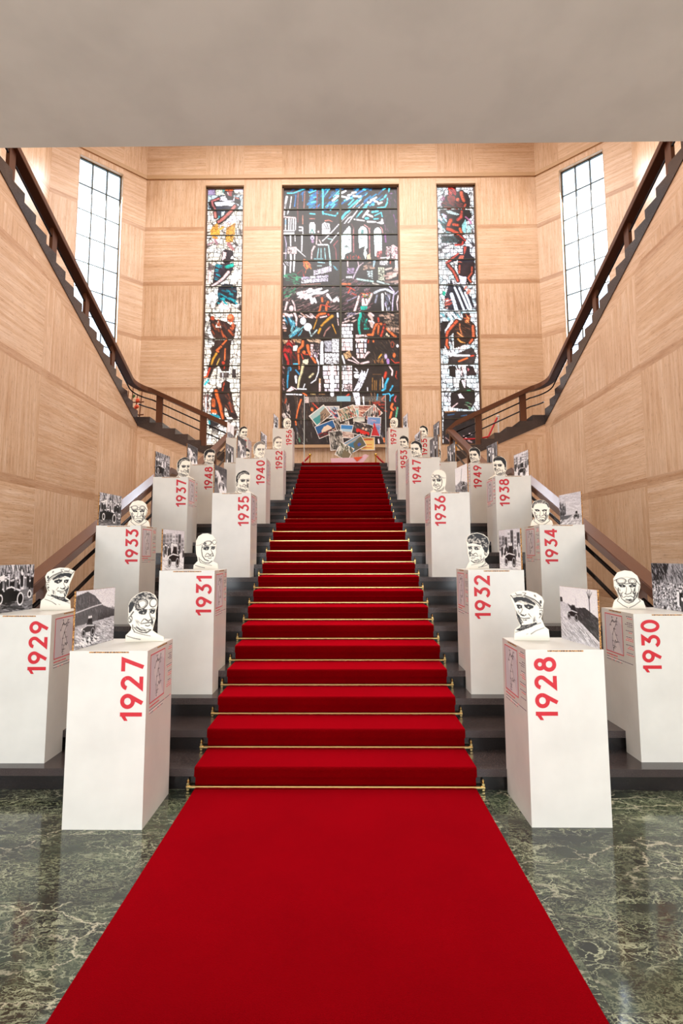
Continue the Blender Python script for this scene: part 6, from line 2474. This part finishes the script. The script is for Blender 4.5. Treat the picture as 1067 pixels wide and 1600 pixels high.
UN = 0.00244
CARDS = [   # kind, centre on the panel drawing, size, turn, depth order, label
    ('flags', 330, 248, 210, 145, 0, 0, 'postcard with flags, mostly hidden behind the coast and crowd cards'),
    ('map', 655, 262, 130, 190, 0, 0, 'pale green map postcard right of the crowd card'),
    ('shop', 725, 240, 150, 140, 0, 1, 'pinkish postcard peeking out at the upper right of the cluster'),
    ('bwsmall', 440, 385, 210, 130, 12, 1, 'small black and white postcard behind the middle of the cluster'),
    ('poster', 752, 612, 160, 150, 0, 1, 'yellow poster card with red lettering at the lower right'),
    ('coast', 218, 285, 215, 150, 38, 3, 'coast road postcard with teal sea, leftmost of the cluster'),
    ('crowd', 520, 262, 205, 145, 19, 3, 'tilted postcard of a street crowd at the top middle'),
    ('bwcar', 808, 272, 185, 145, 43, 3, 'black and white postcard of parked cars tilted at the upper right'),
    ('dome', 284, 446, 225, 150, 22, 4, 'postcard of a domed church under deep blue sky'),
    ('tower', 822, 418, 155, 222, -3, 4, 'upright postcard of a red tower against blue sky'),
    ('beach', 522, 472, 160, 155, -4, 4, 'square postcard of an empty sandy beach'),
    ('redcar', 693, 450, 225, 148, -14, 5, 'postcard of a red open racing car with two people'),
    ('bwport', 400, 575, 155, 222, 6, 5, 'upright black and white postcard at the lower left'),
    ('coastroad', 606, 622, 225, 150, 29, 6, 'postcard of a coast road with a blue car, lower middle'),
    ('villa', 490, 705, 170, 160, -27, 7, 'faded postcard of a villa at the bottom of the cluster'),
]
for kind, cx, cy, w, h, ang, dep, lab in CARDS:
    X = 0.19 + (cx - 528) * UN
    Z = 5.06 - (cy - 430) * UN
    root = empty('postcard', (X, 15.17 - dep * 0.009, Z))
    root.rotation_euler = (0, -math.radians(ang), 0)
    tag(root, lab, 'postcard', 'postcards on the clear stand')
    bm = bmesh.new()
    bx(bm, -w / 2 * UN, w / 2 * UN, 0, 0.004, -h / 2 * UN, h / 2 * UN)
    obj('card', bm, M['paper'], root)
    cv = card_art(kind, w, h, 56)
    art_mesh('picture', cv, (-w / 2 * UN, -0.0012, h / 2 * UN), (w * UN, 0, 0), (0, 0, -h * UN), M['art'], root)


# ================================================================== ROPE STANCHIONS
def stanchion(x, y, z, h, mat, label, group):
    r_ = empty('rope_stanchion', (x, y, z))
    tag(r_, label, 'stanchion', group)
    bm = bmesh.new()
    lathe(bm, [(0.001, 0), (0.15, 0.0), (0.15, 0.012), (0.05, 0.03), (0.024, 0.05), (0.022, h - 0.09), (0.04, h - 0.085), (0.04, h - 0.07), (0.022, h - 0.06)], (0, 0, 0), 18)
    obj('pole', bm, mat, r_, smooth=False)
    bm = bmesh.new()
    lathe(bm, [(0.02, h - 0.06), (0.045, h - 0.045), (0.05, h - 0.025), (0.03, h - 0.005), (0.004, h)], (0, 0, 0), 16)
    obj('finial', bm, mat, r_, smooth=True)
    return r_


def rope(a, b, sag, label, group='velvet ropes on the landing'):
    pts = []
    for i in range(17):
        t = i / 16
        p = Vector(a).lerp(Vector(b), t)
        p.z -= sag * 4 * t * (1 - t)
        pts.append(p)
    bm = bmesh.new()
    curve_tube(bm, pts, 0.024, 8)
    o = obj('velvet_rope', bm, M['rope'], smooth=True)
    tag(o, label, 'rope', group)


stanchion(-0.915, 16.3, ZTOP, 0.72, M['gold'], 'gold stanchion left of the postcards on the landing', 'gold stanchions')
stanchion(1.02, 16.3, ZTOP, 0.72, M['gold'], 'gold stanchion right of the postcards on the landing', 'gold stanchions')
stanchion(-2.15, 16.3, ZTOP, 0.72, M['gold'], 'gold stanchion hidden behind the 1952 pedestal side', 'gold stanchions')
stanchion(2.25, 16.3, ZTOP, 0.72, M['gold'], 'gold stanchion behind the 1957 pedestal side', 'gold stanchions')
rope((-0.94, 16.3, ZTOP + 0.64), (-2.12, 16.3, ZTOP + 0.64), 0.36, 'red velvet rope drooping left from the left gold stanchion')
rope((1.05, 16.3, ZTOP + 0.64), (2.22, 16.3, ZTOP + 0.64), 0.36, 'red velvet rope drooping right from the right gold stanchion')
z3 = ZTOP + 3 * R
stanchion(3.33, 16.0, z3, 0.72, M['gold'], 'gold stanchion on the right side steps behind the handrail', 'gold stanchions')
stanchion(4.62, 16.2, ZTOP + 7 * R, 0.80, M['steel'], 'white stanchion near the top of the right side steps', 'white stanchions')
rope((3.36, 16.0, z3 + 0.66), (4.1, 15.2, ZTOP + 6 * R + 0.1), 0.05, 'red rope running down from the gold stanchion behind the right handrail')
rope((4.59, 16.2, ZTOP + 7 * R + 0.72), (4.15, 15.9, ZTOP + 6 * R + 0.05), 0.0, 'red rope hanging from the white stanchion at the upper right')

# ================================================================== CORNER ORNAMENT, SIGN
zc = ZTOP + 8 * R
rack = empty('wooden_rack', (-5.75, 14.6, zc))
tag(rack, 'slatted wooden rack with red and green things on the left corner landing', 'rack')
for i in range(7):
    bm = bmesh.new()
    x = -0.36 + i * 0.12
    tube(bm, (x, 0, 0), (x + 0.08, -0.03, 0.95 + 0.12 * math.sin(i * 2.1)), 0.022, 8, 0.014)
    obj('slat', bm, M['wood'], rack)
for z in (0.25, 0.6):
    bm = bmesh.new()
    tube(bm, (-0.42, -0.03, z), (0.5, -0.03, z + 0.05), 0.02, 8)
    obj('crossbar', bm, M['wood'], rack)
rs = random.Random(4)
bm = bmesh.new()
for _ in range(16):
    p = Vector((rs.uniform(-.35, .4), -0.07, rs.uniform(.12, .8)))
    bmesh.ops.create_icosphere(bm, subdivisions=1, radius=rs.uniform(.03, .06), matrix=Matrix.Translation(p))
o = obj('red_flowers', bm, M['orange'], rack)
o['kind'] = 'stuff'
bm = bmesh.new()
for _ in range(60):
    p = Vector((rs.uniform(-.4, .45), rs.uniform(-.12, .05), rs.uniform(.1, 1.2)))
    v = [bm.verts.new(p + Vector((rs.uniform(-.06, .06), rs.uniform(-.03, .03), rs.uniform(-.07, .07)))) for _ in range(3)]
    bm.faces.new(v)
o = obj('leaves', bm, M['leaf'], rack)
o['kind'] = 'stuff'

sg = empty('wall_notice', (-5.45, YB - 0.012, zc + 0.35))
tag(sg, 'small white paper notice low on the wall behind the left side steps', 'notice')
bm = bmesh.new()
bx(bm, -0.17, 0.17, 0, 0.008, -0.14, 0.16)
obj('sheet', bm, M['paper'], sg)
